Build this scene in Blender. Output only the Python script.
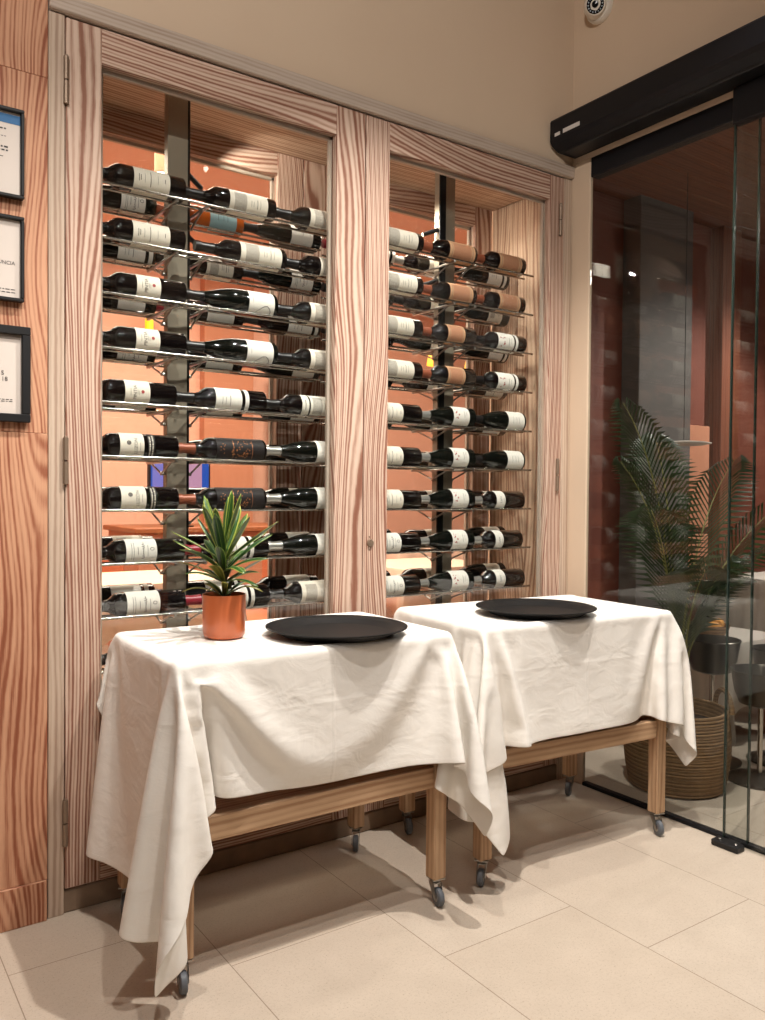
import bpy, bmesh, math, random
import numpy as np
from mathutils import Vector, Matrix
PI = math.pi
for _o in list(bpy.data.objects): bpy.data.objects.remove(_o)
SC = bpy.context.scene
COL = SC.collection

# ------------------------------------------------------------------ camera, exposure, world, lights
def make_camera():
    yaw, pitch, roll, f, h = 0.607536, -0.019125, 0.008642, 823.17, 1.2
    cam = bpy.data.cameras.new('camera'); co = bpy.data.objects.new('camera', cam); COL.objects.link(co)
    fw = Vector((math.sin(yaw)*math.cos(pitch), math.cos(yaw)*math.cos(pitch), math.sin(pitch)))
    r = Vector((math.cos(yaw), -math.sin(yaw), 0)); u = r.cross(fw)
    rr = math.cos(roll)*r + math.sin(roll)*u; uu = -math.sin(roll)*r + math.cos(roll)*u
    M = Matrix((rr, uu, -fw)).transposed().to_4x4(); M.translation = Vector((0, 0, h))
    co.matrix_world = M
    cam.sensor_fit = 'VERTICAL'; cam.sensor_height = 24; cam.lens = f/1020*24
    cam.clip_start = 0.05; cam.clip_end = 60
    SC.camera = co
make_camera()
SC.view_settings.view_transform = 'Standard'; SC.view_settings.look = 'None'
SC.view_settings.gamma = 1; SC.view_settings.use_curve_mapping = False
SC.view_settings.exposure = 0.0
_w = bpy.data.worlds.new('world'); SC.world = _w; _w.use_nodes = True
_w.node_tree.nodes['Background'].inputs[0].default_value = (1.0, 0.82, 0.66, 1)
_w.node_tree.nodes['Background'].inputs[1].default_value = 0.03

WARM = (1.0, 0.945, 0.88)
def spot(name, loc, to, watts, deg=95, blend=0.5, size=0.06, color=WARM):
    l = bpy.data.lights.new(name, 'SPOT'); l.energy = watts; l.spot_size = math.radians(deg); l.spot_blend = blend
    l.shadow_soft_size = size; l.color = color
    o = bpy.data.objects.new(name, l); COL.objects.link(o); o.location = loc
    o.rotation_euler = (Vector(to)-Vector(loc)).to_track_quat('-Z', 'Y').to_euler()
    return o
def area(name, loc, to, watts, sx, sy, color=WARM):
    l = bpy.data.lights.new(name, 'AREA'); l.energy = watts; l.shape = 'RECTANGLE'; l.size = sx; l.size_y = sy; l.color = color
    o = bpy.data.objects.new(name, l); COL.objects.link(o); o.location = loc
    o.rotation_euler = (Vector(to)-Vector(loc)).to_track_quat('-Z', 'Y').to_euler()
    return o
# ceiling spots of the front room; the last two lights are added
spot('ceiling_spot', (1.62, 1.34, 3.44), (1.62, 1.62, 0), 275, 90, 0.5, 0.022)
spot('ceiling_spot', (0.66, 1.26, 3.44), (0.70, 1.58, 0), 130, 86, 0.5, 0.022)
spot('ceiling_spot', (2.10, 0.95, 3.44), (2.05, 1.3, 0), 95, 95, 0.6, 0.03)
spot('ceiling_spot', (0.85, 0.65, 3.44), (0.95, 1.1, 0), 115, 100, 0.6, 0.03)
spot('ceiling_spot', (-0.6, -0.3, 3.44), (1.1, 2.4, 2.5), 230, 74, 0.9, 0.03)  # added behind the camera to brighten the upper back wall
area('room_fill_light', (-0.5, -1.7, 3.42), (0.5, 0.8, 1.0), 28, 2.4, 1.6)  # unseen soft fill added behind the camera, not a real ceiling panel
# lights inside the wine cabinet; the first two stand for the post lamps
CAB = (1.0, 0.90, 0.78)
spot('cabinet_spot', (1.10, 2.640, 2.42), (1.58, 2.86, 2.24), 16, 78, 0.5, 0.006, CAB)
spot('cabinet_spot', (1.93, 2.66, 2.30), (2.56, 2.62, 1.5), 12, 160, 0.6, 0.006, CAB)
spot('cabinet_spot', (1.30, 2.62, 2.49), (1.30, 2.66, 1.0), 5, 140, 0.8, 0.01, CAB)  # added under the top panel to light the interior, on no post
# dining room behind the cabinet
area('dining_room_light', (1.6, 4.4, 2.98), (1.6, 4.6, 0), 250, 4.0, 1.6, (1.0, 0.86, 0.70))
area('dining_room_light', (5.0, 4.6, 2.98), (5.0, 4.6, 0), 30, 1.5, 1.5, (1.0, 0.86, 0.70))
# terrace room to the right, dim
spot('terrace_spot', (4.9, 1.8, 2.76), (4.0, 2.5, 0.5), 170, 100, 0.6)
spot('terrace_spot', (4.55, 0.6, 2.76), (3.8, 2.4, 0.9), 14, 100, 0.8)
spot('terrace_spot', (5.6, 0.2, 2.76), (5.2, 2.4, 0.8), 30, 120, 0.8)
spot('terrace_spot', (4.2, 1.2, 0.9), (4.3, 1.7, 2.8), 11, 150, 0.8, 0.08)  # unseen uplight added to brighten the timber ceiling

# ------------------------------------------------------------------ materials
def lin(c):
    c /= 255.0
    return c/12.92 if c <= 0.04045 else ((c+0.055)/1.055)**2.4
def rgb(r, g, b): return (lin(r), lin(g), lin(b), 1.0)
class NT:
    def __init__(s, name):
        s.m = bpy.data.materials.new(name); s.m.use_nodes = True; s.t = s.m.node_tree
        s.b = s.t.nodes['Principled BSDF']; s.out = s.t.nodes['Material Output']
    def n(s, typ, **kw):
        nd = s.t.nodes.new(typ)
        for k, v in kw.items(): setattr(nd, k, v)
        return nd
    def l(s, a, b): s.t.links.new(a, b)
    def math(s, op, a, b=None, c=None):
        nd = s.n('ShaderNodeMath', operation=op)
        for i, v in enumerate((a, b, c)):
            if v is None: continue
            if isinstance(v, (int, float)): nd.inputs[i].default_value = v
            else: s.l(v, nd.inputs[i])
        return nd.outputs[0]
    def mix(s, fac, a, b):
        nd = s.n('ShaderNodeMix', data_type='RGBA')
        for i, v in ((0, fac), (6, a), (7, b)):
            if isinstance(v, (int, float, tuple)): nd.inputs[i].default_value = v
            else: s.l(v, nd.inputs[i])
        return nd.outputs[2]
    def noise(s, vec, scale, detail=2, rough=0.5, dist=0):
        nd = s.n('ShaderNodeTexNoise'); nd.inputs['Scale'].default_value = scale; nd.inputs['Detail'].default_value = detail
        nd.inputs['Roughness'].default_value = rough; nd.inputs['Distortion'].default_value = dist
        if vec is not None: s.l(vec, nd.inputs['Vector'])
        return nd.outputs['Fac']
    def mapping(s, vec, scale=(1, 1, 1), loc=(0, 0, 0)):
        nd = s.n('ShaderNodeMapping'); nd.inputs['Scale'].default_value = scale; nd.inputs['Location'].default_value = loc
        s.l(vec, nd.inputs['Vector']); return nd.outputs[0]
    def ramp(s, fac, stops):
        nd = s.n('ShaderNodeValToRGB'); el = nd.color_ramp.elements
        while len(el) < len(stops): el.new(0.5)
        for e, (p, c) in zip(el, stops): e.position = p; e.color = c
        s.l(fac, nd.inputs[0]); return nd.outputs[0]
    def bump(s, h, strength=0.2, dist=0.002):
        nd = s.n('ShaderNodeBump'); nd.inputs['Strength'].default_value = strength; nd.inputs['Distance'].default_value = dist
        s.l(h, nd.inputs['Height']); s.l(nd.outputs[0], s.b.inputs['Normal'])
    def uv(s): return s.n('ShaderNodeUVMap', uv_map='UVMap').outputs[0]
    def obj(s): return s.n('ShaderNodeTexCoord').outputs['Object']
    def geo(s): return s.n('ShaderNodeNewGeometry').outputs['Position']
    def set(s, **kw):
        for k, v in kw.items():
            k = {'color': 'Base Color', 'rough': 'Roughness', 'metal': 'Metallic', 'coat': 'Coat Weight', 'spec': 'Specular IOR Level',
                 'sheen': 'Sheen Weight', 'trans': 'Transmission Weight', 'emit': 'Emission Color', 'estr': 'Emission Strength', 'ior': 'IOR',
                 'coatrough': 'Coat Roughness', 'sss': 'Subsurface Weight'}[k]
            if isinstance(v, (int, float, tuple)): s.b.inputs[k].default_value = v
            else: s.l(v, s.b.inputs[k])
        return s
def plain(name, c, rough=0.5, metal=0.0, vary=0.0, **kw):
    t = NT(name); col = rgb(*c)
    if vary:
        f = t.noise(t.obj(), 14, 4)
        col = t.mix(f, tuple(x*(1-vary) for x in col[:3])+(1,), tuple(min(1, x*(1+vary)) for x in col[:3])+(1,))
    t.set(color=col, rough=rough, metal=metal, **kw); return t.m
def wood(name, light, dark, lines=62.0, swirl=11.0, across=3.2, stretch=0.55, contrast=0.85, rough=0.62, brush=0.5, mottle=0.6):
    """Brushed whitewashed softwood; UV u runs along the grain in metres, v across it."""
    t = NT(name); uv = t.uv(); sp = t.n('ShaderNodeSeparateXYZ'); t.l(uv, sp.inputs[0])
    low = t.noise(t.mapping(uv, (stretch, across, 1)), 1.0, 1.0, 0.4, 0.2)
    mid = t.noise(t.mapping(uv, (2.4, 9, 1)), 1.0, 2, 0.5)
    wob = t.noise(t.mapping(uv, (16, 40, 1)), 1.0, 3, 0.6)
    v = t.math('MULTIPLY_ADD', sp.outputs[1], lines, t.math('MULTIPLY', low, swirl*3.0))
    v = t.math('ADD', v, t.math('ADD', t.math('MULTIPLY', mid, 7.0), t.math('MULTIPLY', wob, 1.8)))
    sn = t.math('SINE', v)
    v2 = t.math('SINE', t.math('MULTIPLY_ADD', v, 0.37, 1.3))
    g = t.math('ADD', t.math('MULTIPLY', sn, 0.32), t.math('MULTIPLY', v2, 0.20))
    fine = t.noise(t.mapping(uv, (9, 520, 1)), 1.0, 3, 0.7)
    mot = t.noise(t.mapping(uv, (1.6, 7, 1)), 1.0, 3, 0.6)
    f = t.math('MULTIPLY_ADD', g, contrast, 0.40)
    f = t.math('ADD', f, t.math('MULTIPLY', t.math('SUBTRACT', fine, 0.5), brush))
    f = t.math('ADD', f, t.math('MULTIPLY', t.math('SUBTRACT', mot, 0.5), mottle))
    mix = lambda k: rgb(*[a*(1-k)+b*k for a, b in zip(light, dark)])
    col = t.ramp(f, [(0.08, rgb(*light)), (0.42, mix(0.28)), (0.66, mix(0.8)), (0.95, rgb(*dark))])
    t.set(color=col, rough=rough, spec=0.3); t.bump(t.math('SUBTRACT', 1.0, f), 0.3, 0.0012); return t.m
def glass(name, tint=(0.97, 0.985, 0.98), gain=1.0):
    t = NT(name); lw = t.n('ShaderNodeLayerWeight'); lw.inputs[0].default_value = 0.5
    f = t.math('MULTIPLY_ADD', t.math('POWER', lw.outputs['Facing'], 5.0), 0.96, 0.04*gain)
    tr = t.n('ShaderNodeBsdfTransparent'); tr.inputs[0].default_value = tint+(1,)
    gl = t.n('ShaderNodeBsdfGlossy'); gl.inputs['Roughness'].default_value = 0.0
    mx = t.n('ShaderNodeMixShader'); t.l(f, mx.inputs[0]); t.l(tr.outputs[0], mx.inputs[1]); t.l(gl.outputs[0], mx.inputs[2])
    t.l(mx.outputs[0], t.out.inputs[0]); return t.m

M = {}
M['door_wood'] = wood('whitewashed_pine', (208, 182, 163), (130, 84, 66), 560.0, 58.0, 3.0, 0.6, 0.9, 0.62, 0.8)
M['wall_wood'] = wood('rust_pine_cladding', (204, 154, 122), (138, 78, 54), 380.0, 46.0, 3.6, 0.9, 0.8, 0.6, 1.1, 1.3)
M['jamb_wood'] = wood('greyed_pine', (200, 180, 160), (158, 130, 112), 420.0, 8.0, 3.0, 0.6, 0.6, 0.62, 0.7)
M['trim_wood'] = wood('pale_trim', (196, 180, 166), (150, 130, 114), 500.0, 4.0, 3.0, 0.6, 0.4, 0.6, 0.6)
M['inner_wood'] = wood('cabinet_lining', (208, 180, 154), (146, 108, 86), 420.0, 36.0, 3.2, 0.5, 0.8, 0.62, 0.7)
M['table_wood'] = wood('oak_trolley', (198, 164, 130), (146, 108, 78), 360.0, 8.0, 3.0, 0.6, 0.5, 0.55, 0.6)
M['dark_wood'] = wood('dark_red_timber', (128, 74, 52), (92, 48, 34), 300.0, 5.0, 3.0, 0.5, 0.5, 0.5)
M['kick_wood'] = plain('weathered_plinth', (134, 112, 92), 0.9, vary=0.4)
M['chair_wood'] = plain('chair_timber', (150, 88, 54), 0.45, vary=0.15)
def plaster():
    t = NT('beige_plaster'); g = t.geo()
    f = t.noise(g, 3, 5); h = t.noise(g, 60, 4, 0.65)
    t.set(color=t.mix(f, rgb(204, 180, 156), rgb(212, 190, 166)), rough=0.85, spec=0.2); t.bump(h, 0.12, 0.002); return t.m
M['plaster'] = plaster()
M['ceiling'] = plain('ceiling_paint', (160, 142, 124), 0.9, vary=0.03)
M['room_wall'] = plain('warm_room_wall', (126, 106, 88), 0.9, vary=0.05)
M['orange'] = plain('terracotta_wall', (228, 176, 152), 0.8, vary=0.04)
M['orange_dark'] = plain('terracotta_panel', (190, 128, 98), 0.8, vary=0.05)
M['red_wall'] = plain('oxblood_wall', (116, 60, 44), 0.7, vary=0.12)
M['grey_wall'] = plain('slate_pillar', (92, 86, 82), 0.8, vary=0.08)
def tiles():
    """Floor tiles 0.475 m wide, in columns along y, each column staggered."""
    t = NT('stone_tile_floor'); g = t.geo(); sp = t.n('ShaderNodeSeparateXYZ'); t.l(g, sp.inputs[0])
    cx = t.math('DIVIDE', t.math('SUBTRACT', sp.outputs[0], 0.397), 0.4755)
    col = t.math('FLOOR', cx); fx = t.math('FRACT', cx)
    yy = t.math('ADD', sp.outputs[1], t.math('MULTIPLY', col, 0.269))
    cy = t.math('DIVIDE', t.math('SUBTRACT', yy, 2.178), 0.951)
    fy = t.math('FRACT', cy); row = t.math('FLOOR', cy)
    dx = t.math('MULTIPLY', t.math('MINIMUM', fx, t.math('SUBTRACT', 1.0, fx)), 0.4755)
    dy = t.math('MULTIPLY', t.math('MINIMUM', fy, t.math('SUBTRACT', 1.0, fy)), 0.951)
    d = t.math('MINIMUM', dx, dy)
    gap = t.math('LESS_THAN', d, 0.0013)
    cv = t.n('ShaderNodeCombineXYZ'); t.l(col, cv.inputs[0]); t.l(row, cv.inputs[1])
    wn = t.n('ShaderNodeTexWhiteNoise', noise_dimensions='2D'); t.l(cv.outputs[0], wn.inputs['Vector'])
    big = t.noise(g, 7, 6, 0.65); fine = t.noise(g, 130, 5, 0.8); pit = t.noise(g, 210, 3, 0.6)
    base = t.mix(big, rgb(180, 166, 150), rgb(206, 192, 176))
    base = t.mix(t.math('MULTIPLY', wn.outputs[0], 0.25), base, rgb(188, 170, 150))
    base = t.mix(t.math('MULTIPLY', t.math('GREATER_THAN', fine, 0.56), 0.24), base, rgb(158, 138, 118))
    base = t.mix(t.math('MULTIPLY', t.math('GREATER_THAN', pit, 0.64), 0.5), base, rgb(130, 112, 94))
    base = t.mix(t.math('MULTIPLY', gap, 0.75), base, rgb(120, 100, 82))
    t.set(color=base, rough=0.55, spec=0.35); t.bump(t.math('SUBTRACT', fine, t.math('MULTIPLY', gap, 2.0)), 0.12, 0.001); return t.m
M['floor'] = tiles()
def cloth_mat():
    t = NT('white_cotton'); o = t.obj()
    w1 = t.noise(t.mapping(o, (2.5, 3, 4)), 2.0, 3, 0.5, 0.9); w2 = t.noise(t.mapping(o, (7, 7, 11)), 1.5, 3, 0.5, 1.4)
    sp = t.n('ShaderNodeSeparateXYZ'); t.l(o, sp.inputs[0])
    cr = t.math('MAXIMUM', t.math('SUBTRACT', 1.0, t.math('MULTIPLY', t.math('ABSOLUTE', t.math('SUBTRACT', sp.outputs[0], 0.012)), 150.0)), 0.0)
    cz = t.math('MAXIMUM', t.math('SUBTRACT', 1.0, t.math('MULTIPLY', t.math('ABSOLUTE', t.math('SUBTRACT', sp.outputs[2], 0.655)), 120.0)), 0.0)
    h = t.math('ADD', t.math('MULTIPLY', w1, 0.9), t.math('MULTIPLY', w2, 0.35))
    h = t.math('ADD', h, t.math('ADD', t.math('MULTIPLY', cr, 0.10), t.math('MULTIPLY', cz, 0.07)))
    su = t.n('ShaderNodeSeparateXYZ'); t.l(t.uv(), su.inputs[0])
    h = t.math('ADD', h, t.math('MULTIPLY', t.math('LESS_THAN', su.outputs[0], 0.016), 0.09))
    c = t.noise(o, 900, 2)
    t.set(color=t.mix(c, rgb(236, 230, 222), rgb(244, 240, 233)), rough=0.78, sheen=0.1, spec=0.25)
    t.bump(h, 0.4, 0.014); return t.m
M['cloth'] = cloth_mat()
M['steel'] = plain('brushed_steel', (168, 164, 158), 0.28, 1.0, vary=0.1)
M['chrome'] = plain('rod_chrome', (190, 184, 176), 0.18, 1.0)
M['post_grey'] = plain('satin_post', (164, 152, 134), 0.42, 0.35, vary=0.06)
M['post_black'] = plain('black_post', (38, 36, 36), 0.3, 0.6)
M['black'] = plain('black_metal', (15, 14, 16), 0.45, 0.0)
M['header_black'] = plain('anodised_black', (15, 15, 20), 0.5, 0.0, vary=0.1, spec=0.3)
M['rubber'] = plain('grey_rubber', (96, 100, 106), 0.5)
M['hinge'] = plain('aged_hinge_metal', (140, 120, 102), 0.45, 0.5, vary=0.1)
M['glass'] = glass('clear_glass')
M['wall_glass'] = glass('smoked_glass', (0.93, 0.94, 0.93), 0.8)
M['glass_edge'] = plain('glass_edge', (40, 54, 48), 0.2)
M['tray'] = plain('black_tray', (12, 12, 13), 0.55, vary=0.1, spec=0.3)
M['white_plastic'] = plain('white_plastic', (226, 218, 206), 0.35)
M['sticker'] = plain('sticker_white', (205, 200, 195), 0.5)
M['lens'] = plain('dark_lens', (16, 16, 18), 0.08)
M['led'] = plain('small_led', (180, 190, 200), 0.3)
M['paper'] = plain('certificate_paper', (214, 202, 192), 0.6)
M['ink'] = plain('print_ink', (46, 42, 42), 0.6)
M['blue_print'] = plain('blue_band', (50, 104, 152), 0.6)
M['mat_grey'] = plain('grey_mat', (150, 138, 128), 0.6)  # grey strip along the top of the lowest certificate sheet
def bottle_glass(name, c, rough=0.06):
    t = NT(name); t.set(color=rgb(*c), rough=rough, spec=0.45, coat=0.25, coatrough=0.03); return t.m
M['bottle_dark'] = bottle_glass('dark_bottle_glass', (13, 9, 9))
M['bottle_green'] = bottle_glass('green_bottle_glass', (12, 14, 11))
M['bottle_amber'] = bottle_glass('amber_bottle_glass', (176, 84, 26))
M['foil_black'] = plain('black_foil', (22, 18, 18), 0.35)
M['foil_red'] = plain('red_foil', (140, 26, 42), 0.35)
M['foil_silver'] = plain('silver_foil', (176, 172, 166), 0.3, 0.7)
M['foil_copper'] = plain('copper_foil', (138, 74, 50), 0.4, 0.2)
def label_mat(name, base, inkc, vign=None, stripe=None):
    """Printed label: u runs along the bottle 0..1, v around it 0..1; lines of fine print read across."""
    t = NT(name); uv = t.uv(); sp = t.n('ShaderNodeSeparateXYZ'); t.l(uv, sp.inputs[0]); u, v = sp.outputs[0], sp.outputs[1]
    col = t.mix(t.noise(t.mapping(uv, (6, 6, 1)), 1.0, 3), rgb(*[x*0.95 for x in base]), rgb(*base))
    def band(x, a, b): return t.math('MULTIPLY', t.math('GREATER_THAN', x, a), t.math('LESS_THAN', x, b))
    if vign:
        u0, u1, vc = vign
        pat = t.noise(t.mapping(uv, (26, 22, 1)), 1.0, 4, 0.7)
        mk = t.math('MULTIPLY', band(u, u0, u1), band(v, 0.24, 0.76))
        col = t.mix(t.math('MULTIPLY', mk, t.math('MULTIPLY_ADD', pat, 0.9, 0.15)), col, rgb(*vc))
    if stripe: col = t.mix(band(u, stripe[0], stripe[1]), col, rgb(*stripe[2]))
    t.set(color=col, rough=0.6, spec=0.3); return t.m
M['label_cream'] = label_mat('cream_label', (226, 216, 200), (70, 60, 56))
M['label_chateau'] = label_mat('engraved_label', (224, 214, 198), (70, 60, 56), (0.12, 0.44, (120, 112, 104)))
M['label_chateau_two'] = label_mat('engraved_label_grey', (218, 212, 198), (70, 60, 56), (0.38, 0.72, (110, 104, 96)), (0.24, 0.30, (40, 36, 34)))
M['label_kraft'] = label_mat('kraft_label', (196, 152, 116), (90, 50, 40), (0.15, 0.85, (150, 92, 70)))
M['label_white'] = label_mat('white_label', (228, 222, 212), (60, 56, 56))
M['label_blue'] = label_mat('pale_blue_label', (140, 168, 172), (60, 56, 56))
M['label_black'] = label_mat('black_label', (30, 24, 24), (60, 56, 56))
M['gold_print'] = plain('copper_print', (166, 104, 62), 0.4, 0.3)
M['grey_print'] = plain('grey_print', (92, 84, 78), 0.6)
M['red_print'] = plain('red_print', (150, 52, 52), 0.6)
M['soil'] = plain('potting_soil', (42, 30, 22), 0.95, vary=0.3)
def pot_mat():
    t = NT('glazed_terracotta'); f = t.noise(t.mapping(t.obj(), (30, 30, 2)), 1.0, 2)
    t.set(color=t.mix(f, rgb(182, 92, 52), rgb(198, 110, 68)), rough=0.32, spec=0.5, coat=0.2); return t.m
M['pot'] = pot_mat()
def leaf_mat(name, green, edge, wide):
    t = NT(name); uv = t.uv(); sp = t.n('ShaderNodeSeparateXYZ'); t.l(uv, sp.inputs[0])
    a = t.math('ABSOLUTE', t.math('SUBTRACT', sp.outputs[1], 0.5))
    e = t.math('GREATER_THAN', a, 0.5-wide)
    m = t.math('LESS_THAN', a, 0.03)
    n = t.noise(t.mapping(uv, (8, 20, 1)), 1.0, 3)
    g = t.mix(n, rgb(*[x*0.7 for x in green]), rgb(*green))
    c = t.mix(t.math('MULTIPLY', e, 0.85), g, rgb(*edge)); c = t.mix(t.math('MULTIPLY', m, 0.5), c, rgb(*edge))
    t.set(color=c, rough=0.32, spec=0.5); return t.m
M['leaf'] = leaf_mat('striped_leaf', (58, 104, 44), (190, 196, 92), 0.12)
M['leaf_dark'] = leaf_mat('deep_green_leaf', (40, 80, 38), (140, 164, 76), 0.09)
M['leaf_old'] = leaf_mat('olive_leaf', (96, 100, 40), (172, 158, 72), 0.12)
M['leaf_stem'] = plain('plant_stem', (84, 78, 44), 0.6, vary=0.2)
M['palm'] = leaf_mat('palm_leaflet', (44, 66, 34), (62, 84, 44), 0.05)
M['palm_stem'] = plain('palm_stem', (126, 124, 66), 0.5, vary=0.15)
def basket_mat():
    t = NT('woven_seagrass'); o = t.obj(); sp = t.n('ShaderNodeSeparateXYZ'); t.l(o, sp.inputs[0])
    w = t.math('FRACT', t.math('MULTIPLY', sp.outputs[2], 60)); n = t.noise(t.mapping(o, (30, 30, 90)), 1.0, 4, 0.7)
    f = t.math('ADD', t.math('MULTIPLY', w, 0.5), t.math('MULTIPLY', n, 0.6))
    t.set(color=t.ramp(f, [(0.2, rgb(84, 62, 42)), (0.9, rgb(168, 134, 96))]), rough=0.85); t.bump(f, 0.6, 0.006); return t.m
M['basket'] = basket_mat()
M['linen'] = plain('table_linen', (222, 212, 202), 0.8, vary=0.03)
M['linen_pink'] = plain('warm_linen', (236, 204, 182), 0.8, vary=0.03)
M['seat_orange'] = plain('leather_orange', (196, 112, 76), 0.6, vary=0.08)
M['seat_grey'] = plain('seat_charcoal', (58, 54, 54), 0.6, vary=0.1)
M['amber_lamp'] = NT('amber_lamp').set(color=rgb(255, 190, 90), emit=rgb(255, 176, 60), estr=2.2).m
M['lamp_white'] = NT('lamp_glow').set(color=rgb(255, 240, 220), emit=rgb(255, 232, 205), estr=9.0).m
M['yellow_lamp'] = NT('yellow_light_tube').set(color=rgb(255, 200, 40), emit=rgb(255, 190, 20), estr=1.1).m
def screen_mat(name, c, s=1.0): return NT(name).set(color=rgb(10, 10, 12), emit=rgb(*c), estr=s, rough=0.2).m
M['screen_blue'] = screen_mat('screen_blue', (40, 96, 200), 0.9)
M['screen_cyan'] = screen_mat('screen_cyan', (70, 190, 250), 1.0)
M['screen_lilac'] = screen_mat('screen_lilac', (150, 140, 225), 0.9)
M['screen_pink'] = screen_mat('screen_pink', (225, 165, 195), 0.9)
M['croissant'] = plain('baked_crust', (226, 156, 62), 0.6, vary=0.25)
# ------------------------------------------------------------------ mesh building
RND = random.Random(7)
class MB:
    def __init__(s): s.v = []; s.f = []; s.uv = []; s.mi = []; s.sm = []
    def add(s, verts, faces, uvs=None, mi=0, smooth=True):
        o = len(s.v); s.v += [tuple(v) for v in verts]
        for k, f in enumerate(faces):
            s.f.append([i+o for i in f]); s.mi.append(mi); s.sm.append(smooth)
            s.uv.append(uvs[k] if uvs else [(0, 0)]*len(f))
        return s
    def box(s, a, b, axis=None, bev=0.002, mi=0, mat=None, smooth=False):
        a, b = [min(p, q) for p, q in zip(a, b)], [max(p, q) for p, q in zip(a, b)]
        bm = bmesh.new(); bmesh.ops.create_cube(bm, size=1)
        for v in bm.verts: v.co = Vector([(a[k]+b[k])/2+(b[k]-a[k])*v.co[k] for k in range(3)])
        d = [b[k]-a[k] for k in range(3)]
        bev = min(bev, min(d)*0.3)
        if bev > 0: bmesh.ops.bevel(bm, geom=bm.edges[:], offset=bev, segments=1, affect='EDGES')
        ax = d.index(max(d)) if axis is None else axis
        ou, ov = RND.uniform(0, 40), RND.uniform(0, 40)
        bm.normal_update(); bm.verts.index_update()
        fs, us = [], []
        for f in bm.faces:
            n = [abs(c) for c in f.normal]; k = n.index(max(n)); pl = [i for i in range(3) if i != k]
            if ax in pl: pl.remove(ax); p, q = ax, pl[0]
            else: p, q = pl
            fs.append([v.index for v in f.verts]); us.append([(v.co[p]+ou+k*3.1, v.co[q]+ov+k*1.7) for v in f.verts])
        vs = [v.co.copy() for v in bm.verts]; bm.free()
        if mat is not None: vs = [mat @ v for v in vs]
        return s.add(vs, fs, us, mi, smooth)
    def lathe(s, prof, seg=24, mi=0, mat=None, smooth=True, closed=False):
        """Profile of (radius, z); revolve round z."""
        vs, fs, us = [], [], []
        n = len(prof)
        for k in range(seg):
            t = 2*PI*k/seg; c, q = math.cos(t), math.sin(t)
            for r, z in prof: vs.append(Vector((r*c, r*q, z)))
        for k in range(seg):
            k2 = (k+1) % seg
            for i in range(n-1):
                if prof[i][0] < 1e-6 and prof[i+1][0] < 1e-6: continue
                fs.append([k*n+i, k2*n+i, k2*n+i+1, k*n+i+1])
                us.append([(k/seg, i/n), ((k+1)/seg, i/n), ((k+1)/seg, (i+1)/n), (k/seg, (i+1)/n)])
        if mat is not None: vs = [mat @ v for v in vs]
        o = len(s.v); s.add(vs, fs, us, mi, smooth)
        return s
    def tube(s, pts, r, seg=8, mi=0, caps=True, smooth=True):
        pts = [Vector(p) for p in pts]; rs = r if isinstance(r, (list, tuple)) else [r]*len(pts)
        vs, fs, us = [], [], []; prev = None; L = 0
        for i, p in enumerate(pts):
            d = (pts[min(i+1, len(pts)-1)]-pts[max(i-1, 0)]).normalized()
            if prev is None: x = d.orthogonal().normalized()
            else:
                x = prev - d*prev.dot(d)
                x = x.normalized() if x.length > 1e-6 else d.orthogonal().normalized()
            prev = x; y = d.cross(x)
            for k in range(seg):
                t = 2*PI*k/seg; vs.append(p+(x*math.cos(t)+y*math.sin(t))*rs[i])
        for i in range(len(pts)-1):
            for k in range(seg):
                k2 = (k+1) % seg; fs.append([i*seg+k, i*seg+k2, (i+1)*seg+k2, (i+1)*seg+k])
                us.append([(i, k/seg), (i, (k+1)/seg), (i+1, (k+1)/seg), (i+1, k/seg)])
        if caps:
            fs.append(list(range(seg))[::-1]); us.append([(0, 0)]*seg)
            e = (len(pts)-1)*seg; fs.append([e+k for k in range(seg)]); us.append([(0, 0)]*seg)
        return s.add(vs, fs, us, mi, smooth)
    def prism(s, poly, axis, lo, hi, mi=0, smooth=False):
        """Polygon in the two other axes, extruded along axis."""
        oth = [i for i in range(3) if i != axis]; n = len(poly); vs = []
        for c in (lo, hi):
            for p in poly:
                q = [0, 0, 0]; q[axis] = c; q[oth[0]] = p[0]; q[oth[1]] = p[1]; vs.append(q)
        fs = [list(range(n))[::-1], [n+i for i in range(n)]] + [[i, (i+1) % n, n+(i+1) % n, n+i] for i in range(n)]
        return s.add(vs, fs, None, mi, smooth)
    def build(s, name, mats, parent=None, world=True):
        me = bpy.data.meshes.new(name)
        off = Vector((0, 0, 0)); p = parent
        while p is not None and world: off += Vector(p.location); p = p.parent
        loc = Vector((0, 0, 0))
        if parent is None and world and s.v:
            lo = [min(v[k] for v in s.v) for k in range(3)]; hi = [max(v[k] for v in s.v) for k in range(3)]
            loc = Vector(((lo[0]+hi[0])/2, (lo[1]+hi[1])/2, lo[2])); off = loc
        me.from_pydata([(v[0]-off[0], v[1]-off[1], v[2]-off[2]) for v in s.v], [], s.f)
        ul = me.uv_layers.new(name='UVMap'); flat = [c for f in s.uv for p_ in f for c in p_]
        ul.data.foreach_set('uv', flat)
        me.polygons.foreach_set('material_index', s.mi); me.polygons.foreach_set('use_smooth', s.sm)
        for m in (mats if isinstance(mats, (list, tuple)) else [mats]): me.materials.append(M[m] if isinstance(m, str) else m)
        bm = bmesh.new(); bm.from_mesh(me); bmesh.ops.recalc_face_normals(bm, faces=bm.faces[:])
        for e in bm.edges:
            if len(e.link_faces) == 2 and e.calc_face_angle(0) > 0.7: e.smooth = False
        bm.to_mesh(me); bm.free()
        o = bpy.data.objects.new(name, me); COL.objects.link(o); o.location = loc
        if parent is not None: o.parent = parent; o.location = (0, 0, 0)
        return o
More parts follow.
